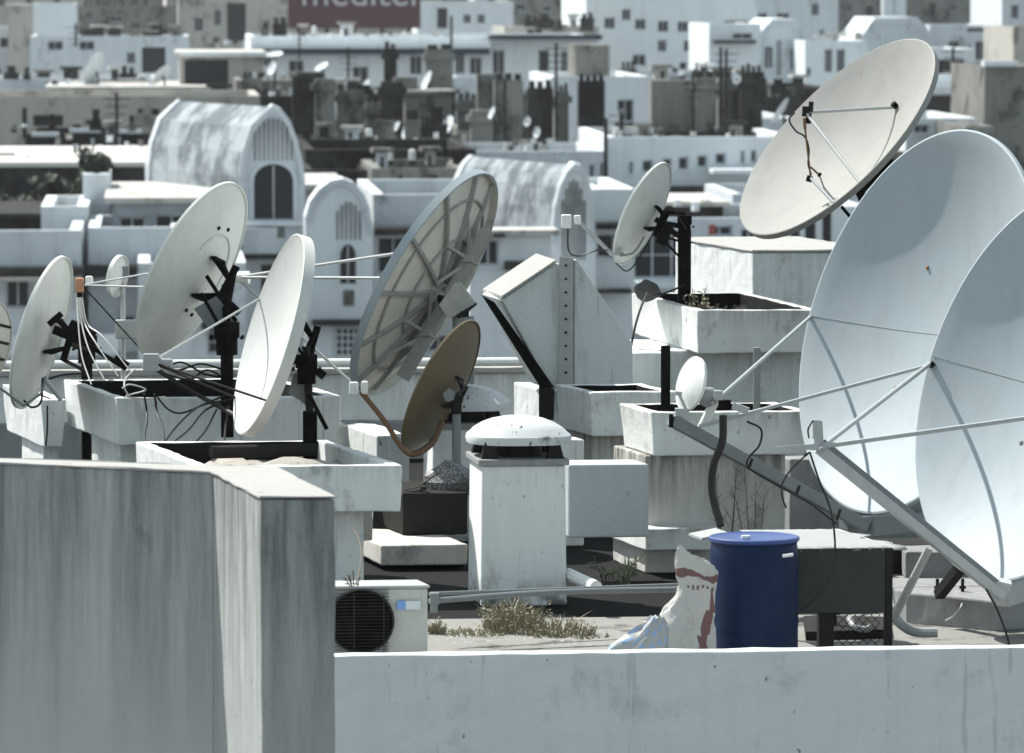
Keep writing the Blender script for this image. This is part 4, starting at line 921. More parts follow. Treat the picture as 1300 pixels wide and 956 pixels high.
# ================================================================== THE CITY BEHIND
class B: pass
K=2.2
P_near=P; sx_near=sx
def P(px,py,D): return P_near(px,py,D*K)
def sx(D): return sx_near(D)*K
YB=R_(4)
UB=Vector((math.cos(YB),math.sin(YB),0)); VB=Vector((-math.sin(YB),math.cos(YB),0))
def bldg(label,x0,x1,yt,D,depth,wall='bg_white',roof='bg_roof_grey',wins=(),par=.5,name='city_building',cat='building',u=UB,v=VB,cornice=0,frame=True,group='buildings behind the roof',auto=2):
    depth*=K; par*=K*.75
    b=B(); A=P(x0,yt,D); L=tpx(A,u,x1); zt=A.z; b.A=A;b.L=L;b.zt=zt;b.D=D;b.depth=depth;b.rz=zt-par if par else zt+.05; b.u=u; b.v=v
    root=thing(name,label,cat,Vector((A.x,A.y,GZ))+u*L/2+v*depth/2,group); b.root=root
    ops=[]
    for wn in wins:
        s0=tpx(A,u,wn[0]); s1=tpx(A,u,wn[2]); c=A+u*(s0+s1)/2
        za=zpx(Vector((c.x,c.y,zt)),wn[3]); zb=zpx(Vector((c.x,c.y,zt)),wn[1])
        s0=max(.15,s0); s1=min(L-.15,s1); zb=min(zb,zt-.15)
        if s1-s0>.1 and zb-za>.1: ops.append((s0,s1,za,zb,wn[4] if len(wn)>4 else 'w'))
    rn=random.Random(int(x0*7+yt*13+D)); px_m=1/sx(D)
    if auto and wall in('bg_white','bg_clean','bg_beige','bg_grey') and L>5:
        ww=rn.choice((.9,1.1,1.5)); gap=rn.choice((2.6,3.2,4.0)); hh=rn.choice((1.2,1.5,1.9))
        for row in range(auto):
            zb=zt-par*.6-1.2-row*3.1; x=rn.uniform(.6,2)
            if zb-hh<GZ+1: break
            cnt=0
            while x+ww<L-.5 and cnt<14:
                if rn.random()<.78 and not any(o[0]-.4<x+ww and o[1]+.4>x and o[2]-.3<zb and o[3]+.3>zb-hh for o in ops): ops.append((x,x+ww,zb-hh,zb,'w')); cnt+=1
                x+=gap
    S_=sorted(set([0,L]+[x for o in ops for x in o[:2]])); Zs=sorted(set([GZ,zt]+[x for o in ops for x in o[2:4]]))
    mb=MB(); pt=lambda s,z,d=0: Vector((A.x,A.y,z))+u*s+v*d
    for i in range(len(S_)-1):
        for j in range(len(Zs)-1):
            sm_=(S_[i]+S_[i+1])/2; zm=(Zs[j]+Zs[j+1])/2
            if any(o[0]<sm_<o[1] and o[2]<zm<o[3] for o in ops): continue
            mb.add([pt(S_[i],Zs[j]),pt(S_[i+1],Zs[j]),pt(S_[i+1],Zs[j+1]),pt(S_[i],Zs[j+1])],[(0,1,2,3)])
    rv=.45
    for s0,s1,za,zb,st in ops:
        mb.add([pt(s0,za),pt(s1,za),pt(s1,zb),pt(s0,zb),pt(s0,za,rv),pt(s1,za,rv),pt(s1,zb,rv),pt(s0,zb,rv)],[(0,1,5,4),(1,2,6,5),(2,3,7,6),(3,0,4,7)])
    mb.add([pt(0,GZ),pt(0,zt),pt(0,zt,depth),pt(0,GZ,depth)],[(0,1,2,3)]); mb.add([pt(L,GZ),pt(L,zt),pt(L,zt,depth),pt(L,GZ,depth)],[(3,2,1,0)]); mb.add([pt(0,GZ,depth),pt(0,zt,depth),pt(L,zt,depth),pt(L,GZ,depth)],[(0,1,2,3)])
    if par:
        w_=.45
        inn=[pt(w_,zt,w_),pt(L-w_,zt,w_),pt(L-w_,zt,depth-w_),pt(w_,zt,depth-w_)]; out=[pt(0,zt),pt(L,zt),pt(L,zt,depth),pt(0,zt,depth)]
        lo=[Vector((p.x,p.y,zt-par)) for p in inn]
        for k in range(4):
            j=(k+1)%4; mb.add([out[k],out[j],inn[j],inn[k]],[(0,1,2,3)]); mb.add([inn[k],inn[j],lo[j],lo[k]],[(0,1,2,3)])
    b.wall=mb.build('wall',wall,root)
    mb=MB()
    if par: mb.box(pt(.44,zt-par-.2,.44),u*(L-.88),v*(depth-.88),Z*.2)
    else: mb.box(pt(-.3,zt-.18,-.3)+Z*.181,u*(L+.6),v*(depth+.6),Z*.22)
    b.roof=mb.build('roof',roof,root)
    for s0,s1,za,zb,st in ops:
        mb=MB(); 
        if st=='n':
            mb.add([pt(s0,za,rv*.9),pt(s1,za,rv*.9),pt(s1,zb,rv*.9),pt(s0,zb,rv*.9)],[(0,1,2,3)]); o=mb.build('opening','bg_pane',root); continue
        t=.09; dd=rv*.6
        for (a,b_,c_,d_) in ((s0,s0+t,za,zb),(s1-t,s1,za,zb),(s0+t,s1-t,za,za+t),(s0+t,s1-t,zb-t,zb)): mb.box(pt(a,c_,dd),u*(b_-a),v*.06,Z*(d_-c_))
        if st in('w','g','b') and s1-s0>.7:
            n=max(1,int((s1-s0)/1.1)) if st!='g' else max(2,int((s1-s0)/.75))
            for k in range(1,n+1 if n>1 else 2):
                if n==1: x=(s0+s1)/2
                else:
                    if k==n: break
                    x=s0+(s1-s0)*k/n
                mb.box(pt(x-.03,za+t,dd+.005),u*.06,v*.05,Z*(zb-za-2*t))
        if st=='g':
            n=max(2,int((zb-za)/.75))
            for k in range(1,n): mb.box(pt(s0+t,za+(zb-za)*k/n-.02,dd+.01),u*(s1-s0-2*t),v*.04,Z*.04)
        f=mb.build('window','bg_frame',root)
        mb=MB(); mb.add([pt(s0+.01,za+.01,dd+.07),pt(s1-.01,za+.01,dd+.07),pt(s1-.01,zb-.01,dd+.07),pt(s0+.01,zb-.01,dd+.07)],[(0,1,2,3)]); mb.build('pane','bg_pane',f)
        if D<160: 
            mb=MB(); mb.box(pt(s0-.1,za-.1,-.12),u*(s1-s0+.2),v*.35,Z*.095); mb.build('sill','bg_clean',f)
    if cornice:
        mb=MB(); mb.box(pt(-.2,zt-cornice-.25,-.35),u*(L+.4),v*.345,Z*.25); mb.build('cornice','bg_clean',root)
    return b
def band(b,x0,x1,y0,y1,out,mat,name='balcony'):
    """a ledge, awning or balcony slab on the front of building b"""
    s0=tpx(b.A,b.u,x0); s1=tpx(b.A,b.u,x1); c=b.A+b.u*s0; c.z=b.zt; za=zpx(c,y1); zb=zpx(c,y0)
    out*=K*.8; q=Vector((b.A.x,b.A.y,za))+b.u*s0-b.v*(out+.004); return MB().box(q,b.u*(s1-s0),b.v*out,Z*(zb-za)).build(name,mat,b.root)
def chimney(b,x0,x1,yt,off,mat='bg_dark',pots=3,cap=True,name='chimney',wdt=None,parent=None):
    rc=random.Random(int(x0*3+yt)); pots=pots and rc.choice((0,2,3,4)); cap=rc.random()<.6; mat=rc.choice((mat,'bg_grey','bg_dark'))
    D=b.D+off; A=P(x0,yt,D); L=tpx(A,b.u,x1); zb=b.rz+.002; q=Vector((A.x,A.y,zb))
    h=A.z-zb
    if h<.3: h=.3
    dp=wdt or min(max(L*.7,1.2),5)
    mb=MB(); mb.box(q,b.u*L,b.v*dp,Z*h)
    if cap: mb.box(q-b.u*.2-b.v*.2+Z*(h-.7),b.u*(L+.4),b.v*(dp+.4),Z*.4)
    o=mb.build(name,mat,parent or b.roof if False else b.root)
    if pots:
        mb=MB()
        for k in range(pots):
            c=q+b.u*L*(k+.5)/pots+b.v*dp*.4+Z*(h+.002); hp=rc.uniform(.15,.4); mb.lathe(c,[(L/pots*.40,0),(L/pots*.34,hp),(L/pots*.40,hp+.12)],seg=10)
        mb.build('pots','bg_dark',o)
    return o
def gable(label,pts,D,th,mat='bg_clean',win=None,stripe=None,name='arched_house',u=UB,body=None):
    """curved gable facade: outline in the facade plane"""
    A=P(pts[0][0],pts[0][1],D); root=thing(name,label,'house',(A.x,A.y,GZ),'buildings behind the roof')
    def w(px,py,off=0):
        s=tpx(A,u,px); c=A+u*s; z=zpx(c,py); return Vector((c.x,c.y,z))-VB*off
    def loop(ps): return [w(*p) for p in ps]
    o=loop(pts); o[0].z=GZ; o[-1].z=GZ; th*=K*.8
    mb=MB().prism(o,VB*th); mb.build('gable_wall',mat,root)
    if body:
        dxp,dep,bm_=body; W=-u*(dxp*sx(D))+VB*dep*K; xc=sum(p[0] for p in pts)/len(pts)
        vo=[w(xc+(p[0]-xc)*.96,p[1]+3,-.3) for p in pts]; vo[0].z=GZ; vo[-1].z=GZ
        MB().prism(vo,W).build('vault',bm_,root)
        st_=[w(xc+(p[0]-xc)*1.01,p[1]+.5,-.25) for p in pts]; st_[0].z=GZ; st_[-1].z=GZ; MB().prism([q+W*.965 for q in st_],W*.04).build('end_wall','bg_white',root)
    # raised moulding following the outline
    inn=[p for p in pts]; cx=sum(p[0] for p in pts)/len(pts)
    def inset(p,k,dy): return (cx+(p[0]-cx)*k,p[1]+dy)
    mb=MB(); q=[inset(p,.86,9) for p in pts[1:-1]]; q2=[inset(p,.99,1) for p in pts[1:-1]]
    a=[w(*p,off=.12) for p in q]; b_=[w(*p,off=.12) for p in q2]; a0=[w(*p,off=-.02) for p in q]; b0=[w(*p,off=-.02) for p in q2]
    for i in range(len(a)-1):
        mb.hexa([a0[i],a0[i+1],b0[i+1],b0[i]],[a[i],a[i+1],b_[i+1],b_[i]])
    mb.build('moulding','bg_white',root)
    if stripe:
        x0,x1,y0,y1,n=stripe; mb=MB()
        for k in range(n):
            x=x0+(x1-x0)*(k+.5)/n; f=abs((k+.5)/n-.5)*2; yy=y0+(y1-y0)*.35*f*f
            mb.hexa([w(x-1.2,y1,.0),w(x+1.2,y1,.0),w(x+1.2,y1,-.0)+VB*.02,w(x-1.2,y1)+VB*.02],[w(x-1.2,yy,.08),w(x+1.2,yy,.08),w(x+1.2,yy)+VB*.02,w(x-1.2,yy)+VB*.02])
        mb.build('fluting','bg_grey',root)
    for (x0,y0,x1,y1,arch) in (win or []):
        n=12; pl=[(x0,y1)]+([(x0+(x1-x0)*(.5-.5*math.cos(math.pi*k/n)),y0+(y1-y0)*.30*(1-math.sin(math.pi*k/n))) for k in range(n+1)] if arch else [(x0,y0),(x1,y0)])+[(x1,y1)]
        outer=[((x0+x1)/2+(p[0]-(x0+x1)/2)*1.16,p[1]-(2 if p[1]<y1 else -1)) for p in pl]
        mb=MB(); a=[w(*p,off=.10) for p in pl]; b_=[w(*p,off=.10) for p in outer]; a0=[w(*p,off=-.02) for p in pl]; b0=[w(*p,off=-.02) for p in outer]
        for i in range(len(a)-1): mb.hexa([a0[i],a0[i+1],b0[i+1],b0[i]],[a[i],a[i+1],b_[i+1],b_[i]])
        xm=(x0+x1)/2
        mb.hexa([w(xm-.7,y1,.0),w(xm+.7,y1,.0),w(xm+.7,y1,.06),w(xm-.7,y1,.06)],[w(xm-.7,y0+2,.0),w(xm+.7,y0+2,.0),w(xm+.7,y0+2,.06),w(xm-.7,y0+2,.06)])
        f=mb.build('window','bg_frame',root)
        MB().prism([w(*p,off=.02) for p in pl],VB*.01).build('pane','bg_pane',f)
    g=B(); g.root=root; g.A=A; g.u=u; g.v=V; g.zt=o[1].z; g.D=D; g.w=w; return g
def small_dish(label,px,py,a,b,th,D,front=True,mat='bg_clean'):
    d=dish('satellite_dish',label,px,py,a,b,th,D,front,mat,mat,depth=.25,flange=.04,seg=28,group='small dishes on the far roofs')
    p=d.c-d.n*d.depth; mb=MB(); mb.tube([p,p+Vector((.1,0,-.5)),p+Vector((.1,0,-2.2))],.08,6); mb.build('stand','steel_dark',d.root); return d
def tree(label,px,py,D,zb,w,h,n=500,seed=1,name='bush',cat='bush'):
    w*=K;h*=K; rnd=random.Random(seed); c=P(px,py,D); th=thing(name,label,cat,(c.x,c.y,zb)); base=Vector((c.x,c.y,zb))
    MB().tube([base,base+Z*max(.3,(c.z-zb))],.08,6).build('trunk','twig',th)
    mb=MB(); cl=[(rnd.uniform(-.7,.7)*w,rnd.uniform(-.7,.7)*w,rnd.uniform(-.6,.6)*h,rnd.uniform(.25,.5)) for _ in range(9)]
    for k in range(n):
        q=rnd.choice(cl); d=Vector((rnd.gauss(0,1),rnd.gauss(0,1),rnd.gauss(0,1))).normalized()*rnd.uniform(.4,1)*q[3]*max(w,h)
        p=c+Vector(q[:3])+d; a=Vector((rnd.uniform(-1,1),rnd.uniform(-1,1),rnd.uniform(-1,1))).normalized()*.22; b=a.orthogonal().normalized()*.13
        mb.add([p-a,p+b,p+a,p-b],[(0,1,2,3)])
    mb.build('crown','leaf_dark',th); return th

# ---- nearest row
b=bldg('white corner building with a beige rail under its dark ledge, far left',-60,103,293,89,9,'bg_white','bg_roof_dark',[(-50,352,-10,392),(6,352,38,392),(52,360,78,400),(-40,418,-8,440)],par=.6)
band(b,-60,106,338,347,.7,'bg_dark','ledge'); band(b,-60,103,350,355,.9,'bg_beige','balcony_rail')
band(b,-60,150,424,450,.5,'bg_clean','balcony')
b=bldg('square white block with a bright right edge above the beige rail',52,112,262,93,5,'bg_clean','bg_roof_light',[],par=.3)
b=bldg('dark narrow block behind the square white block, far left',-60,72,278,94,6,'bg_dark','bg_roof_dark',[(5,262,22,274)],par=0)
b=bldg('white chimney tower under a dark bush, behind the far left dish',105,140,221,96,2.5,'bg_clean','bg_roof_light',[],par=.3)
tree('dark round bush on top of the white chimney tower',120,214,97,b.rz,.45,.35,300,3)
b=bldg('white wall block right of the tower with dark eaves below',112,232,289,90,5,'bg_white','bg_roof_dark',[(150,400,172,425)],par=.3); band(b,106,232,336,350,.8,'bg_dark','eaves'); band(b,120,200,425,445,.4,'bg_clean','balcony')
b=bldg('black-stained building with a sunlit slab roof behind the large tilted dish',142,262,258,92,7.5,'bg_stained','bg_roof_light',[(150,275,185,296),(196,272,240,298)],par=0); band(b,142,262,300,312,.9,'bg_dark','eaves')
b=bldg('lower white apartment block under the stained slab roofed building',175,312,334,87,4,'bg_white','bg_roof_grey',[(200,350,222,385),(262,420,284,450,'g')],par=.4); band(b,255,300,408,416,.6,'bg_dark','hood')
g=gable('tall white arched gable house with a big arched window',[(304,470),(304,222),(309,190),(320,158),(336,142),(347,133),(358,138),(369,152),(379,178),(385,205),(388,225),(388,470)],95,1.3,'bg_white',win=[(323,208,373,278,True)],stripe=(322,374,150,204,9),body=(118,5,'bg_stained'))
def gband(g,x0,x1,y0,y1,out,mat,name):
    a=g.w(x0,y1,out+.003); c=g.w(x1,y1,out+.003); t=g.w(x0,y0,out+.003); MB().box(a,c-a,VB*out,Z*(t.z-a.z)).build(name,mat,g.root)
gband(g,308,392,280,286,.5,'bg_clean','cornice'); gband(g,308,352,288,321,.9,'bg_white','balcony'); gband(g,306,354,321,328,1.0,'bg_dark','balcony_floor')
for (x0,y0,x1,y1) in ((332,336,347,372),(342,288,362,302),(335,400,352,440)):
    a=g.w(x0,y1,.03); c=g.w(x1,y1,.03); t=g.w(x0,y0,.03); MB().box(a,c-a,VB*.025,Z*(t.z-a.z)).build('window','bg_pane' if y0!=288 else 'bg_grey',g.root)
b=bldg('low stained side roof between the two arched gables',386,432,241,98,6,'bg_beige','bg_roof_light',[],par=0)
g=gable('smaller white arched gable with tall narrow arched window',[(388,475),(388,275),(394,255),(405,240),(420,229),(436,226),(450,232),(462,245),(470,264),(474,290),(474,475)],93,1.2,'bg_clean',win=[(432,310,452,360,True)],stripe=(426,460,256,305,6))
gband(g,396,474,405,412,.8,'bg_dark','hood'); gband(g,436,450,368,388,.05,'bg_grey','vent_panel')
a=g.w(426,452,.05); c=g.w(456,452,.05); t=g.w(426,417,.05); fr=MB().box(a,c-a,VB*.045,Z*(t.z-a.z)).build('window','bg_pane',g.root)
mb=MB()
for k in range(5): 
    p=g.w(426+30*k/4,452,.09); mb.box(p,UB*.06,VB*.03,Z*(t.z-a.z))
for k in range(5):
    p=g.w(426,452-35*k/4,.10); mb.box(p,(c-a),VB*.03,Z*.06)
mb.build('grid','bg_frame',fr)
b=bldg('white terrace building with dark balcony windows behind the ribbed dish',474,640,247,99,8,'bg_white','bg_roof_grey',[(477,300,520,348,'g'),(606,290,634,336),(560,300,590,350),(480,380,502,412),(470,425,640,447)],par=.5)
band(b,474,535,287,296,1.2,'bg_dark','awning'); band(b,600,645,281,287,.6,'bg_dark','hood'); band(b,474,640,354,362,.5,'bg_clean','ledge'); band(b,640,700,330,342,.2,'bg_dark','hood')
g=gable('narrow white arched tower with vertical fluting behind the buttress',[(700,475),(700,300),(703,262),(710,235),(719,217),(729,207),(738,209),(746,222),(752,245),(756,300),(756,475)],95,1.2,'bg_clean',stripe=(712,744,228,330,7),body=(112,5,'bg_stained'))
b=bldg('white storey with a framed window below the streaked vault, behind the ribbed dish',596,700,299,93,1,'bg_clean','bg_roof_light',[(606,304,634,338)],par=0,auto=0); band(b,640,698,331,342,.4,'bg_dark','ledge'); band(b,600,640,296,300,.5,'bg_dark','hood')
b=bldg('plain white block with dark awning right of the narrow arched tower',752,806,240,98,6,'bg_clean','bg_roof_light',[(757,296,802,328)],par=.2); band(b,752,808,281,289,1.0,'bg_dark','awning'); band(b,752,800,366,371,.5,'bg_dark','ledge')
b=bldg('white balcony building with dark glazed veranda behind the small pale dish',800,1000,277,104,7,'bg_white','bg_roof_grey',[(801,294,878,354,'g'),(898,286,930,300),(940,290,962,330)],par=.4)
band(b,800,1000,356,364,.6,'bg_clean','ledge')
MB().box(*(lambda q:(q,UB*.3,V*.05,Z*.45))(P(900,298,103.3))).build('laundry','laundry_red',b.root)
b=bldg('building with a slanting white roof slab over dark eaves',836,918,262,110,4.5,'bg_dark','bg_roof_light',[],par=0)
b=bldg('low pale building with column-like dark windows under the cream dish',985,1100,262,106,6,'bg_clean','bg_roof_grey',[(1004,272,1016,312,'n'),(1022,268,1036,312,'n'),(1044,268,1056,312,'n')],par=.4)
b=bldg('dark flat building right of the eaves, behind the cream dish',930,1010,246,118,6,'bg_white','bg_roof_grey',[(945,255,975,270)],par=.3)
# ---- second row
plaster('sunlit_sheet',(.55,.545,.52),(.3,.3,.28),amt=.3,streak=0,spots=.3,scale=.3)
b=bldg('dark mossy building with a sunlit sheet roof on the left',-60,186,212,108,11,'bg_dark','sunlit_sheet',[(20,225,60,245,'n'),(70,225,95,245,'n')],par=0)
for (x,y,s,lb) in ((70,250,1,'dark creeper bush on the left flank roof'),(95,255,2,'round dark shrub left of the chimney tower'),(30,262,3,'dark shrub by the narrow dark block')): tree(lb,x,y,100,P(x,y+12,100).z,.6,.45,350,20+s)
b=bldg('grimy grey building with a dark doorway behind the ribbed dish top',472,592,214,110,6,'bg_grey','bg_roof_dark',[(546,222,556,246,'n'),(506,222,512,240,'n')],par=.3)
b=bldg('grimy flat building with soot-dark roof between the gables',386,474,216,112,6,'bg_dark','bg_roof_dark',[(400,222,430,232,'n')],par=.3)
b=bldg('white apartment wing with two slit windows left of the long one',590,771,192,124,7,'bg_white','bg_roof_grey',[(748,209,755,227),(761,207,767,225)],par=.4)
MB().tube([P(769,150,123.7),P(769,236,123.7)],.12,8).build('drain_pipe','bg_dark',b.root)
b=bldg('long white apartment wing with a row of square windows, upper centre right',772,1012,174,127,9,'bg_clean','bg_roof_grey',[(798,205,804,221),(815,203,829,219),(841,201,853,217),(861,199,874,216),(885,197,898,213),(908,194,922,209),(940,191,946,208),(953,190,961,207)],par=.4)
band(b,898,952,213,218,1.6,'bg_clean','balcony'); band(b,840,915,236,246,.6,'bg_dark','ledge')
b2=b
b=bldg('black-stained roof terrace under the row of sooty chimneys',388,604,190,116,8,'bg_dark','bg_roof_dark',[(560,195,572,212,'n')],par=.3)
b=bldg('dark shaded terrace below the beige wall, upper left',32,190,170,130,6,'bg_dark','bg_roof_dark',[(60,172,110,182,'n')],par=.3)
for k,(x0,x1,y) in enumerate(((88,128,163),(135,180,164),(40,75,168))): band(b,x0,x1,y,y+5,.3,'bg_clean','ledge')
# ---- third row
b=bldg('long beige terrace wall with a tall narrow opening, upper left',-60,330,122,142,8,'bg_beige','bg_roof_light',[(28,137,34,176,'n'),(42,146,80,160,'n'),(88,152,134,158,'n'),(175,138,181,144,'n'),(192,138,202,146,'n')],par=.3)
m3=bldg('sooty chimney building, centre',366,610,172,136,14,'bg_grey','bg_roof_dark',[],par=.3)
for (x0,x1,y,o,mt_,pt_) in ((371,398,96,2,'bg_dark',0),(400,425,100,1,'bg_grey',0),(428,462,114,1.5,'bg_dark',3),(464,482,130,3,'bg_grey',2),(484,512,104,.8,'bg_dark',0),(582,606,126,3,'bg_grey',2)):
    chimney(m3,x0,x1,y,o,mt_,pt_)
h=bldg('small roof hut with a black doorway among the sooty chimneys',514,574,120,139,3,'bg_grey','bg_roof_grey',[(547,136,562,168,'n'),(518,138,530,158)],par=0)
m5=bldg('grey stained building topped by large sooty stacks, centre right of the hut',596,706,196,132,14,'bg_dark','bg_roof_dark',[],par=.2)
for (x0,x1,y,o,mt_,pt_) in ((598,626,140,.5,'bg_grey',0),(628,664,102,1,'bg_grey',3),(671,702,112,1.2,'bg_dark',4),(606,640,94,6,'bg_dark',3)):
    chimney(m5,x0,x1,y,o,mt_,pt_)
m6=bldg('plain cream-white wall building with one dark crenellated chimney in front',700,824,97,152,9,'bg_clean','bg_roof_light',[],par=.3)
tk=block('water_tank','grey concrete water tank on the cream-white building roof','water tank',730,57,156,774,6,m6.rz,'bg_grey',u=UB,v=VB); tk['label']='grey concrete water tank on the cream-white building roof'
m7=bldg('low sooty ledge building carrying the crenellated chimney',700,772,188,140,6,'bg_dark','bg_roof_dark',[],par=.2)
chimney(m7,735,768,103,.8,'bg_dark',4); chimney(m7,704,722,116,2,'bg_grey',2)
m8=bldg('sooty stained wall building with streaks, upper right of centre',824,972,168,134,10,'bg_dark','bg_roof_dark',[],par=.2)
for (x0,x1,y,o,mt_,pt_) in ((827,880,102,1.5,'bg_grey',0),(883,908,98,1.2,'bg_dark',4),(912,930,100,2,'bg_dark',1),(941,968,92,1.2,'bg_dark',4)):
    chimney(m8,x0,x1,y,o,mt_,pt_)
b=bldg('dark blue roofed shed below the top left clutter',62,262,114,168,10,'bg_navy','bg_roof_light',[],par=0)
b=bldg('beige loggia building with a shaded back wall, upper left of the sooty chimneys',228,334,70,172,8,'bg_beige','bg_roof_light',[(234,76,290,108,'n')],par=0); band(b,228,334,66,72,.5,'bg_clean','roof_edge')
b=bldg('low white terrace cluttered with rubble beside the loggia',-60,200,100,176,8,'bg_white','bg_roof_light',[(122,100,190,106,'n')],par=.4)
b=bldg('low white roof storey between loggia and dark chimneys',300,372,102,160,6,'bg_grey','bg_roof_grey',[(310,112,330,124,'n')],par=.3)
b=bldg('grey flat building behind the arched gable, below the loggia',225,372,122,150,8,'bg_dark','bg_roof_grey',[(250,128,290,140,'n')],par=.3)
# ---- fourth row
n1=bldg('long blue-white building with an arched window under the red billboard',318,760,46,208,12,'bg_clean','bg_roof_light',[(334,72,346,84),(366,76,386,92),(447,84,468,112),(495,72,505,96),(520,70,536,95),(578,66,590,94),(596,72,612,95),(625,63,641,94),(684,64,697,95,'n'),(712,64,722,95)],par=.5)
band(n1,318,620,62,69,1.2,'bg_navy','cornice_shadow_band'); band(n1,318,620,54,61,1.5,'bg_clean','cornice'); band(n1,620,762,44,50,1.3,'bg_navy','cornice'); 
chimney(n1,484,504,62,-20+22,'bg_dark',0)
chm=bldg('dark square stack building in front of the long blue-white building',482,578,118,160,5,'bg_dark','bg_roof_dark',[],par=0)
for (x0,x1,y,o,mt_) in ((488,503,62,1,'bg_dark'),(541,575,63,1,'bg_dark')): chimney(chm,x0,x1,y,o,mt_,3)
b=bldg('grey box building right of the dark stacks',575,640,98,165,5,'bg_white','bg_roof_grey',[(610,100,620,118,'n')],par=.3)
n2=bldg('big plain white building with a row of dark square windows, top centre right',744,962,-12,232,14,'bg_clean','bg_roof_light',[(767,22,781,37),(806,24,820,38),(835,26,849,41),(860,27,874,41),(884,28,896,40),(803,69,820,84),(920,26,950,30,'n')],par=.6)
b=bldg('stepped white block at the right end of the big white building',900,966,30,215,8,'bg_clean','bg_roof_grey',[(930,42,955,50)],par=.4); band(b,905,958,51,55,.7,'bg_dark','awning')
b=bldg('cluttered low terrace with pink wall beyond the long building',640,760,34,222,8,'bg_beige','bg_roof_light',[(668,35,690,44)],par=.4)
b=bldg('blue-white terrace wing right of the water tank',774,930,92,178,6,'bg_white','bg_roof_grey',[(780,98,790,110),(850,98,870,110)],par=.4)
g=gable('white house with a stepped octagonal gable and three windows',[(963,140),(963,48),(970,34),(980,24),(1008,24),(1018,36),(1023,50),(1023,140)],216,8,'bg_clean',win=[(971,60,980,86,False),(986,52,991,96,False),(1003,62,1012,88,False)])
b=bldg('white two-window house behind the top of the cream dish',1022,1102,52,212,8,'bg_clean','bg_roof_grey',[(1047,62,1057,92),(1062,62,1073,92),(1024,86,1030,96)],par=.4)
b=bldg('soot-black low roofs right of the crenellated chimneys',965,1060,112,170,10,'bg_dark','bg_roof_dark',[],par=.2)
b=bldg('pale low roof left of the cream dish',940,1010,150,150,8,'bg_white','bg_roof_grey',[(950,160,960,175)],par=.3)
g=gable('pale blue house with trapezoid mansard roof above the cream dish',[(1090,140),(1090,50),(1104,30),(1110,22),(1164,22),(1176,34),(1184,52),(1184,140)],222,8,'bg_white')
b=bldg('pale grey block building right of the mansard house',1180,1274,32,224,9,'bg_white','bg_roof_grey',[(1228,36,1262,40,'n')],par=.3)
b=bldg('small white building with dark strip window behind the great dish top',1184,1238,62,204,7,'bg_clean','bg_roof_grey',[(1189,75,1226,91)],par=.3)
b=bldg('white low building with dark shade band above the great dish',1150,1240,94,176,7,'bg_clean','bg_roof_grey',[(1170,121,1226,145,'n')],par=.3); band(b,1150,1240,108,118,1.0,'bg_clean','balcony')
b=bldg('grey streaked concrete tower at the right edge',1250,1322,84,142,6,'bg_grey','bg_roof_light',[],par=.2); band(b,1246,1290,77,84,.5,'bg_clean','roof_edge')
b=bldg('tall beige slab tower behind the streaked concrete tower',1287,1350,34,165,6,'bg_beige','bg_roof_grey',[],par=.2)
b=bldg('dim grey low roof between right towers and great dish',1226,1262,160,135,6,'bg_grey','bg_roof_dark',[(1236,165,1250,180)],par=.3)
b=bldg('pale low building in the gap under the cream dish, right',1150,1240,150,140,8,'bg_clean','bg_roof_grey',[(1160,158,1180,170),(1190,158,1210,170)],par=.3)
b=bldg('dark roofed building glimpsed between cream and great dish',1020,1180,200,128,8,'bg_dark','bg_roof_dark',[(1130,190,1160,200)],par=.2)
# ---- fifth row and beyond
b=bldg('large flat grey wall building along the top right',1058,1284,-14,290,14,'bg_grey','bg_roof_grey',[(1100,8,1108,24,'n'),(1180,4,1188,20,'n')],par=.5)
MB().tube([P(1127,-40,280),P(1127,24,280)],.8,8).build('flue','bg_clean',b.root); MB().tube([P(1142,-40,280),P(1142,24,280)],.8,8).build('flue','bg_clean',b.root)
b=bldg('hazy white building behind the octagonal gable',940,1064,-2,275,12,'bg_white','bg_roof_grey',[(1030,4,1040,20)],par=.5)
b=bldg('hazy white end building at the top right corner',1272,1370,-8,260,10,'bg_white','bg_roof_grey',[(1284,6,1294,24)],par=.5)
b=bldg('long pale low storey behind the blue roofed shed, top left',38,240,46,236,9,'bg_white','bg_roof_light',[(60,52,80,64),(100,52,120,64),(180,60,210,92,'n')],par=.4)
b=bldg('faded beige hut at the top left corner',10,42,8,258,6,'bg_beige','bg_roof_light',[],par=0)
b=bldg('pale vertical block beside the top left beige hut',42,96,4,250,7,'bg_clean','bg_roof_light',[],par=.3)
b=bldg('hazy grey block with dark gaps at the top left',-60,40,34,262,9,'bg_white','bg_roof_light',[(0,48,36,60,'n')],par=.3)
b=bldg('hazy beige apartment with a tall dark recess left of the billboard',226,372,-6,268,12,'bg_beige','bg_roof_light',[(246,22,258,40),(288,4,312,52,'n'),(334,25,342,45)],par=.4)
b=bldg('hazy mauve-grey terraced building behind the top left blocks',90,232,8,280,10,'bg_grey','bg_roof_grey',[(108,14,118,26),(140,20,156,28),(186,38,212,52,'n')],par=.4)
b=bldg('hazy cream apartment behind the billboard',366,560,-10,282,10,'bg_beige','bg_roof_grey',[(540,12,550,36),(508,14,520,30)],par=.4)
b=bldg('hazy white apartment with dark doorway right of the billboard',530,652,2,262,10,'bg_clean','bg_roof_grey',[(555,10,568,36,'n'),(588,18,598,30),(606,18,616,30)],par=.4)
b=bldg('hazy cluttered building above the pink walled terrace',645,750,-4,276,10,'bg_grey','bg_roof_grey',[(655,4,668,14),(690,6,700,16),(725,2,735,20)],par=.4)
rnd=random.Random(77)
far=[]
x=-140
adj=['pale','grey','cream','white','dusty','bluish','dull','bright']; 
k=0
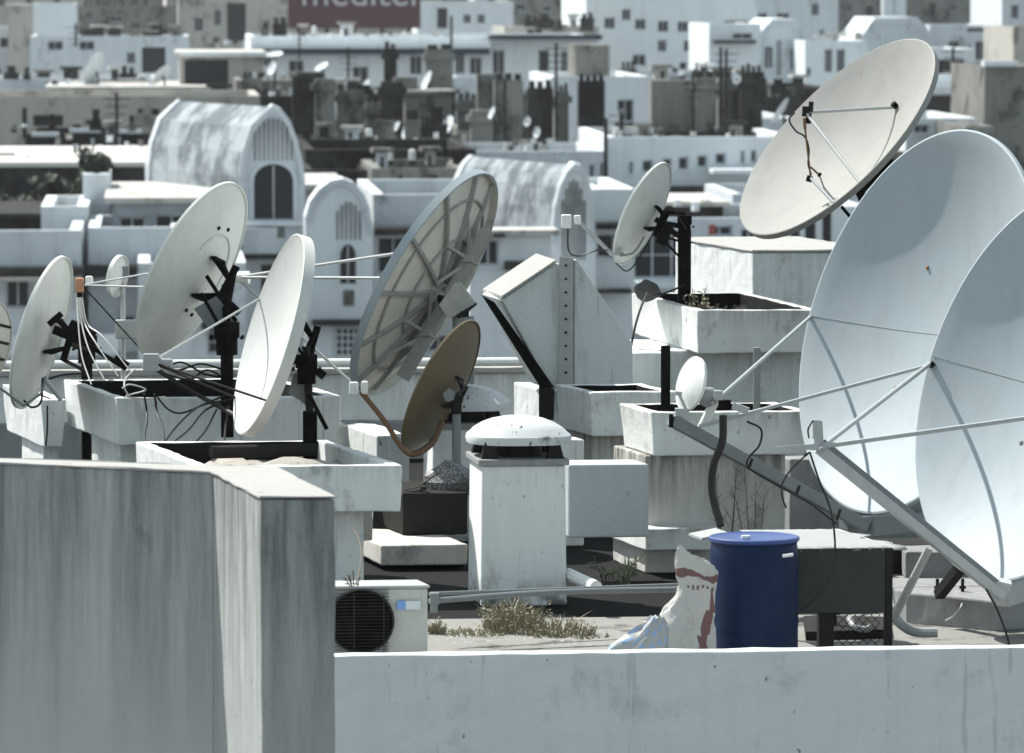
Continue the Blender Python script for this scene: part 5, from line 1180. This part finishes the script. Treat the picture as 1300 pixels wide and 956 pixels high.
while x<1440:
    wd=rnd.uniform(70,130); mats=rnd.choice(['bg_white','bg_grey','bg_beige','bg_clean'])
    bldg('hazy far building number %s from the left on the skyline'%['one','two','three','four','five','six','seven','eight','nine','ten','eleven','twelve','thirteen','fourteen','fifteen','sixteen','seventeen','eighteen','nineteen','twenty','twenty-one','twenty-two','twenty-three','twenty-four'][k],x,x+wd-4,rnd.uniform(-42,-22),rnd.uniform(330,420),14,mats,'bg_roof_grey',[(x+wd*(.15+.28*q),-8,x+wd*(.15+.28*q)+9,8) for q in range(3)],par=.4); x+=wd; k+=1
# filler mid blocks low down so no gap shows the street
for (x0,x1,y,D,mt_,lb) in ((-120,330,150,150,'bg_beige','plain beige back block in the gap below the loggia'),(640,1300,215,150,'bg_white','plain white back block seen in slits above the highest trough'),(1000,1400,240,120,'bg_white','plain white block hidden mostly by the great dish'),(370,700,140,175,'bg_white','plain white block in the gaps of the sooty chimneys')):
    bldg(lb,x0,x1,y,D,8,mt_,'bg_roof_grey',[(x0+40*q+12,y+12,x0+40*q+26,y+30) for q in range(int((x1-x0)/40))],par=.4)

# ---- billboard
bb=thing('billboard','dark red roof billboard with white lettering cut by the top edge','billboard',P(450,60,240))
A=P(366,36,240); LL=tpx(A,UB,534); hb=P(366,-62,240).z-A.z
MB().box(A,UB*LL,V*.3,Z*hb).build('panel','board_red',bb)
cu=bpy.data.curves.new('lettering','FONT'); cu.body='meditel'; cu.extrude=.03; cu.size=1; to=bpy.data.objects.new('tmp_text',cu); COL.objects.link(to)
bpy.context.view_layer.update(); dg=bpy.context.evaluated_depsgraph_get(); me=bpy.data.meshes.new_from_object(to.evaluated_get(dg)); bpy.data.objects.remove(to)
xs=[v.co.x for v in me.vertices]; wtx=max(xs)-min(xs); k_=tpx(P(384,7,239.9),UB,527)/wtx; T0=P(384,7,239.9)
for v in me.vertices:
    p=T0+UB*((v.co.x-min(xs))*k_)+Z*(v.co.y*k_)-V*(.02+v.co.z)+V*.0; v.co=p-Vector(bb.location)
me.materials.clear(); me.materials.append(MAT['letter_white']); ob=bpy.data.objects.new('lettering',me); COL.objects.link(ob); ob.parent=bb
mb=MB()
for x in (380,415,450,485,520):
    p=P(x,36,241); mb.bar(Vector((p.x,p.y,p.z-5)),Vector((p.x,p.y,p.z+7)),.3)
mb.build('frame','steel_dark',bb)

for (bx,x0,x1,y,o,mt_) in ((m3,376,410,92,5,'bg_grey'),(m3,440,470,108,5,'bg_dark'),(m3,500,530,98,5,'bg_grey'),(m5,640,672,118,4,'bg_grey'),(m8,905,940,112,4,'bg_grey'),(m8,850,885,112,5,'bg_dark')): chimney(bx,x0,x1,y,o,mt_,0)
# ---- small far dishes and masts
SD=[(462,114,14,5,70,150,1,'slim white far dish in front of the blue-white building window'),(541,102,13,4,68,152,1,'slim pale far dish beside the dark square stack'),(484,161,9,3,60,134,0,'tiny tilted dish under the sooty chimneys, right of its twin'),(455,167,9,3,60,134,0,'tiny tilted dish under the sooty chimneys, furthest left'),(515,166,10,4,75,133,1,'tiny upright dish left of the hut door'),(531,168,9,5,60,133,1,'tiny rounded dish just left of the larger hut dish'),(565,162,17,7,62,133,1,'larger tilted white dish by the hut doorway'),(669,154,6,4,80,131,1,'round white dot dish on the sooty stack, upper'),(681,168,7,4,80,131,1,'round white dot dish on the sooty stack, lower'),(729,182,6,4,80,138,1,'little round dish at the crenellated chimney foot'),(118,88,24,7,60,172,0,'long leaning white dish on the rubble terrace'),(205,94,15,5,45,170,0,'tilted grey dish left of the loggia'),(786,147,9,3,65,133,0,'rusty tiny dish on a pole before the cream-white wall'),(345,86,9,5,70,158,1,'pale far dish on the terrace left of the chimneys'),(408,84,9,4,30,156,1,'flattened white far dish above the chimneys'),(348,68,11,4,5,170,1,'white umbrella-like dish left of the billboard foot'),(935,100,6,5,80,133,1,'round far dish between right chimneys'),(990,140,18,3,55,130,0,'thin leaning grey dish left of the cream dish'),(624,143,8,3,70,131,1,'small slim dish on the grey stack'),(503,160,7,3,65,134,1,'small pinkish dish left of the upright one')]
for (x,y,a,b_,th,D,fr,lb) in SD: small_dish(lb,x,y,a,b_,th,D,bool(fr))
PO=[(148,118,215,120,'slender antenna pole standing before the beige terrace wall'),(380,34,75,200,'antenna pole under the left end of the billboard'),(442,60,110,158,'thin mast in front of the blue-white building'),(706,55,175,138,'thin pole beside the cream-white wall'),(641,100,178,131,'thin pole by the large grey stack'),(915,60,160,132,'left pole of the pair by the right chimneys'),(922,62,160,132,'right pole of the pair by the right chimneys'),(880,90,168,131,'thin pole against the streaked stained wall'),(788,140,172,131,'short dark pole by the cream-white wall'),(96,30,60,170,'tiny far mast at the top left'),(573,20,62,150,'thin mast above the dark square stack'),(1210,60,120,150,'thin mast above the great dish')]
for (x,y0,y1,D,lb) in PO:
    p=P(x,y0,D); q=P(x,y1,D); mb=MB(); mb.tube([Vector((p.x,p.y,q.z)),p],.09,6)
    if (x%2)==0:
        for k in range(4): mb.bar(p-Z*(.3+.4*k)-CR*(.7-.1*k),p-Z*(.3+.4*k)+CR*(.7-.1*k),.05)
    tag(mb.build('antenna_mast','steel_dark'),lb,'antenna','masts on the far roofs')
# roof clutter: crates, cans, low boxes on the far roofs
CL=[]
rnd=random.Random(5)
zones=[(340,470,112,120,150,'under the far stacks left of the hut'),(70,185,172,186,118,'on the sunlit sheet roof edge, left'),(820,905,254,260,109,'on the slanting white slab'),(500,600,246,256,101,'on the white terrace building behind the ribbed dish'),(1110,1180,100,112,174,'on the low building above the great dish'),(480,580,40,46,210,'below the billboard on the blue-white building'),(60,215,96,112,170,'on the rubble terrace, upper left'),(320,372,92,104,160,'on the roof left of the chimneys'),(620,760,28,40,224,'on the terrace above the long blue-white building'),(400,600,170,186,128,'below the sooty chimneys'),(640,700,178,190,126,'below the grey stacks'),(1020,1090,38,48,214,'on the two-window house roof'),(205,330,46,56,238,'above the loggia, left of the billboard'),(780,930,80,90,176,'on the wing right of the water tank'),(772,840,160,172,130,'on the long white wing roof')]
mt_=['bg_clean','bg_beige','bg_grey','bg_white','bg_dark','plastic_white']
words=['first','second','third','fourth','fifth','sixth','seventh','eighth','ninth','tenth','eleventh']
for (x0,x1,y0,y1,D,lb) in zones:
    n=11; 
    for k in range(n):
        x=x0+(x1-x0)*(k+rnd.uniform(.2,.8))/n; y=rnd.uniform(y0,y1); w_=rnd.uniform(3,8)*sx(D)*1.0; hh=rnd.uniform(4,10)*sx(D)
        p=P(x,y,D+rnd.uniform(0,3)); a=rnd.uniform(-.5,.5); ua=Vector((math.cos(a),math.sin(a),0)); va=Vector((-math.sin(a),math.cos(a),0)); mb=MB()
        mb.hexa([p-ua*w_/2-Z*hh,p+ua*w_/2-Z*hh,p+ua*w_/2+va*w_-Z*hh,p-ua*w_/2+va*w_-Z*hh],[p-ua*w_*.4,p+ua*w_*.45,p+ua*w_*.45+va*w_*.9,p-ua*w_*.4+va*w_*.9])
        mb.box(p-ua*w_*.55-va*w_*.05+Z*.002,ua*w_*1.1,va*w_*1.05,Z*.06)
        tag(mb.build('roof_box',rnd.choice(mt_)),'%s blurry roof box from the left %s'%(words[k],lb),'roof box','clutter boxes on the far roofs')

# ---- air: thin haze over the city
m=bpy.data.materials.new('haze'); m.use_nodes=True; nt=m.node_tree; nt.nodes.clear()
ou=nt.nodes.new('ShaderNodeOutputMaterial'); pv=nt.nodes.new('ShaderNodeVolumePrincipled'); pv.inputs['Color'].default_value=(.90,.93,.96,1); pv.inputs['Density'].default_value=.00008; pv.inputs['Anisotropy'].default_value=.2
nt.links.new(pv.outputs[0],ou.inputs['Volume']); MAT['haze']=m
mb=MB(); mb.box((-2600,-400,GZ-1),(5200,0,0),(0,5000,0),(0,0,62)); tag(mb.build('haze','haze'),'thin pale haze hanging over the whole city','haze',kind='stuff')

# ---- dense rooftop clutter: huts, drums, stacks
rnd=random.Random(99)
MT=['bg_dark','bg_grey','bg_dark','bg_white','bg_beige','bg_grey','bg_dark']
def clutter(kind,label,x,y,yb,D,wpx):
    p=P(x,y,D); zb=P(x,yb,D).z; w_=wpx*sx(D); h=p.z-zb; a=rnd.uniform(-.35,.35); ua=Vector((math.cos(a),math.sin(a),0)); va=Vector((-math.sin(a),math.cos(a),0)); q=Vector((p.x,p.y,zb))
    if kind=='hut':
        root=thing('roof_hut',label,'roof hut',q,'huts on the far roofs'); m_=rnd.choice(MT); mb=MB(); o=q-ua*w_/2
        mb.box(o,ua*w_,va*w_*.8,Z*h); mb.build('wall',m_,root)
        mb=MB(); mb.box(o-ua*.25-va*.25+Z*(h+.002),ua*(w_+.5),va*(w_*.8+.5),Z*.22); mb.build('roof',rnd.choice(['bg_roof_light','bg_roof_grey','bg_roof_dark']),root)
        mb=MB(); s0=rnd.uniform(.15,.5)*w_; mb.box(o+ua*s0-va*.06,ua*w_*.28,va*.055,Z*h*.72); mb.build('door','bg_pane',root)
    elif kind=='drum':
        root=thing('water_drum',label,'water drum',q,'water drums on the far roofs'); mb=MB(); r_=w_*.4
        mb.lathe(q,[(r_,h*.3),(r_*1.03,h*.35),(r_,h*.6),(r_*1.03,h*.85),(r_*.9,h*.95),(r_*.3,h)],seg=16); mb.build('tank',rnd.choice(['plastic_white','bg_grey','bg_clean']),root,smooth=True)
        mb=MB(); mb.box(q-ua*r_-va*r_,ua*2*r_,va*2*r_,Z*h*.29); mb.build('stand','bg_dark',root)
    else:
        root=thing('chimney_stack',label,'chimney',q,'chimney stacks on the far roofs'); mb=MB(); o=q-ua*w_/2; mb.box(o,ua*w_,va*w_*.7,Z*h); mb.box(o-ua*.15-va*.15+Z*h*.86,ua*(w_+.3),va*(w_*.7+.3),Z*h*.07); mb.build('shaft',rnd.choice(['bg_dark','bg_grey','bg_dark']),root)
        n=rnd.choice((1,2,3)); 
        for k in range(n):
            mb=MB(); mb.lathe(o+ua*w_*(k+.5)/n+va*w_*.35+Z*(h+.002),[(w_/n*.36,0),(w_/n*.3,.3),(w_/n*.36,rnd.uniform(.4,.6))],seg=8); mb.build('pot','bg_dark',root)
Z2=[(330,480,100,128,157,8,'between the loggia and the tall sooty stacks'),(380,600,150,176,129,9,'on the black-stained terrace under the stacks'),(0,180,150,166,128,7,'on the dark shaded terrace, upper left'),(0,200,84,100,174,8,'on the rubble terrace by the leaning dish'),(640,760,20,38,223,6,'above the arched-window building'),(470,600,188,210,113,6,'in front of the stained terrace'),(900,1020,92,122,165,7,'behind the top left rim of the cream dish'),(780,960,84,100,170,7,'beside the streaked stained wall'),(330,480,28,50,214,7,'under the billboard, left half'),(200,330,108,126,160,6,'below the loggia'),(100,230,28,50,240,7,'on the long pale storey, top left'),(1100,1250,84,100,178,6,'above the great dish'),(0,130,196,214,112,6,'on the sunlit sheet roof'),(800,950,158,176,131,7,'on the edge of the row-windowed wing')]
for (x0,x1,y0,y1,D,n,lb) in Z2:
    cn={}
    for k in range(n):
        x=x0+(x1-x0)*(k+rnd.uniform(.15,.85))/n; yb=y1+rnd.uniform(-2,3); hh=(y1-y0)*rnd.uniform(.35,.95); kd=rnd.choice(('hut','stack','drum','stack','hut'))
        nmx={'hut':'roof hut','stack':'chimney stack','drum':'water drum'}[kd]
        cn[kd]=cn.get(kd,-1)+1
        clutter(kd,'%s %s from the left %s'%(words[cn[kd]],nmx,lb),x,yb-hh,yb,D+rnd.uniform(-1.5,2.5),rnd.uniform(7,20) if kd!='drum' else rnd.uniform(7,11))

# ---- the city goes on beyond both picture edges
od=['nearest','second','third','fourth','fifth']
for sd,xs in (('left',(-520,-370,-215)),('right',(1400,1560,1720))):
    for row,(D,yt) in enumerate(((95,262),(125,190),(160,112),(215,45),(300,-20))):
        for k,x0 in enumerate(xs):
            bldg('city block outside the picture past its %s edge, %s row, %s from the far side'%(sd,od[row],('first','second','third')[k]),x0+rnd.uniform(-10,10),x0+rnd.uniform(125,140),yt+rnd.uniform(-12,12),D+rnd.uniform(-3,3),8,rnd.choice(['bg_white','bg_clean','bg_beige','bg_grey']),rnd.choice(['bg_roof_light','bg_roof_grey']),par=.4)
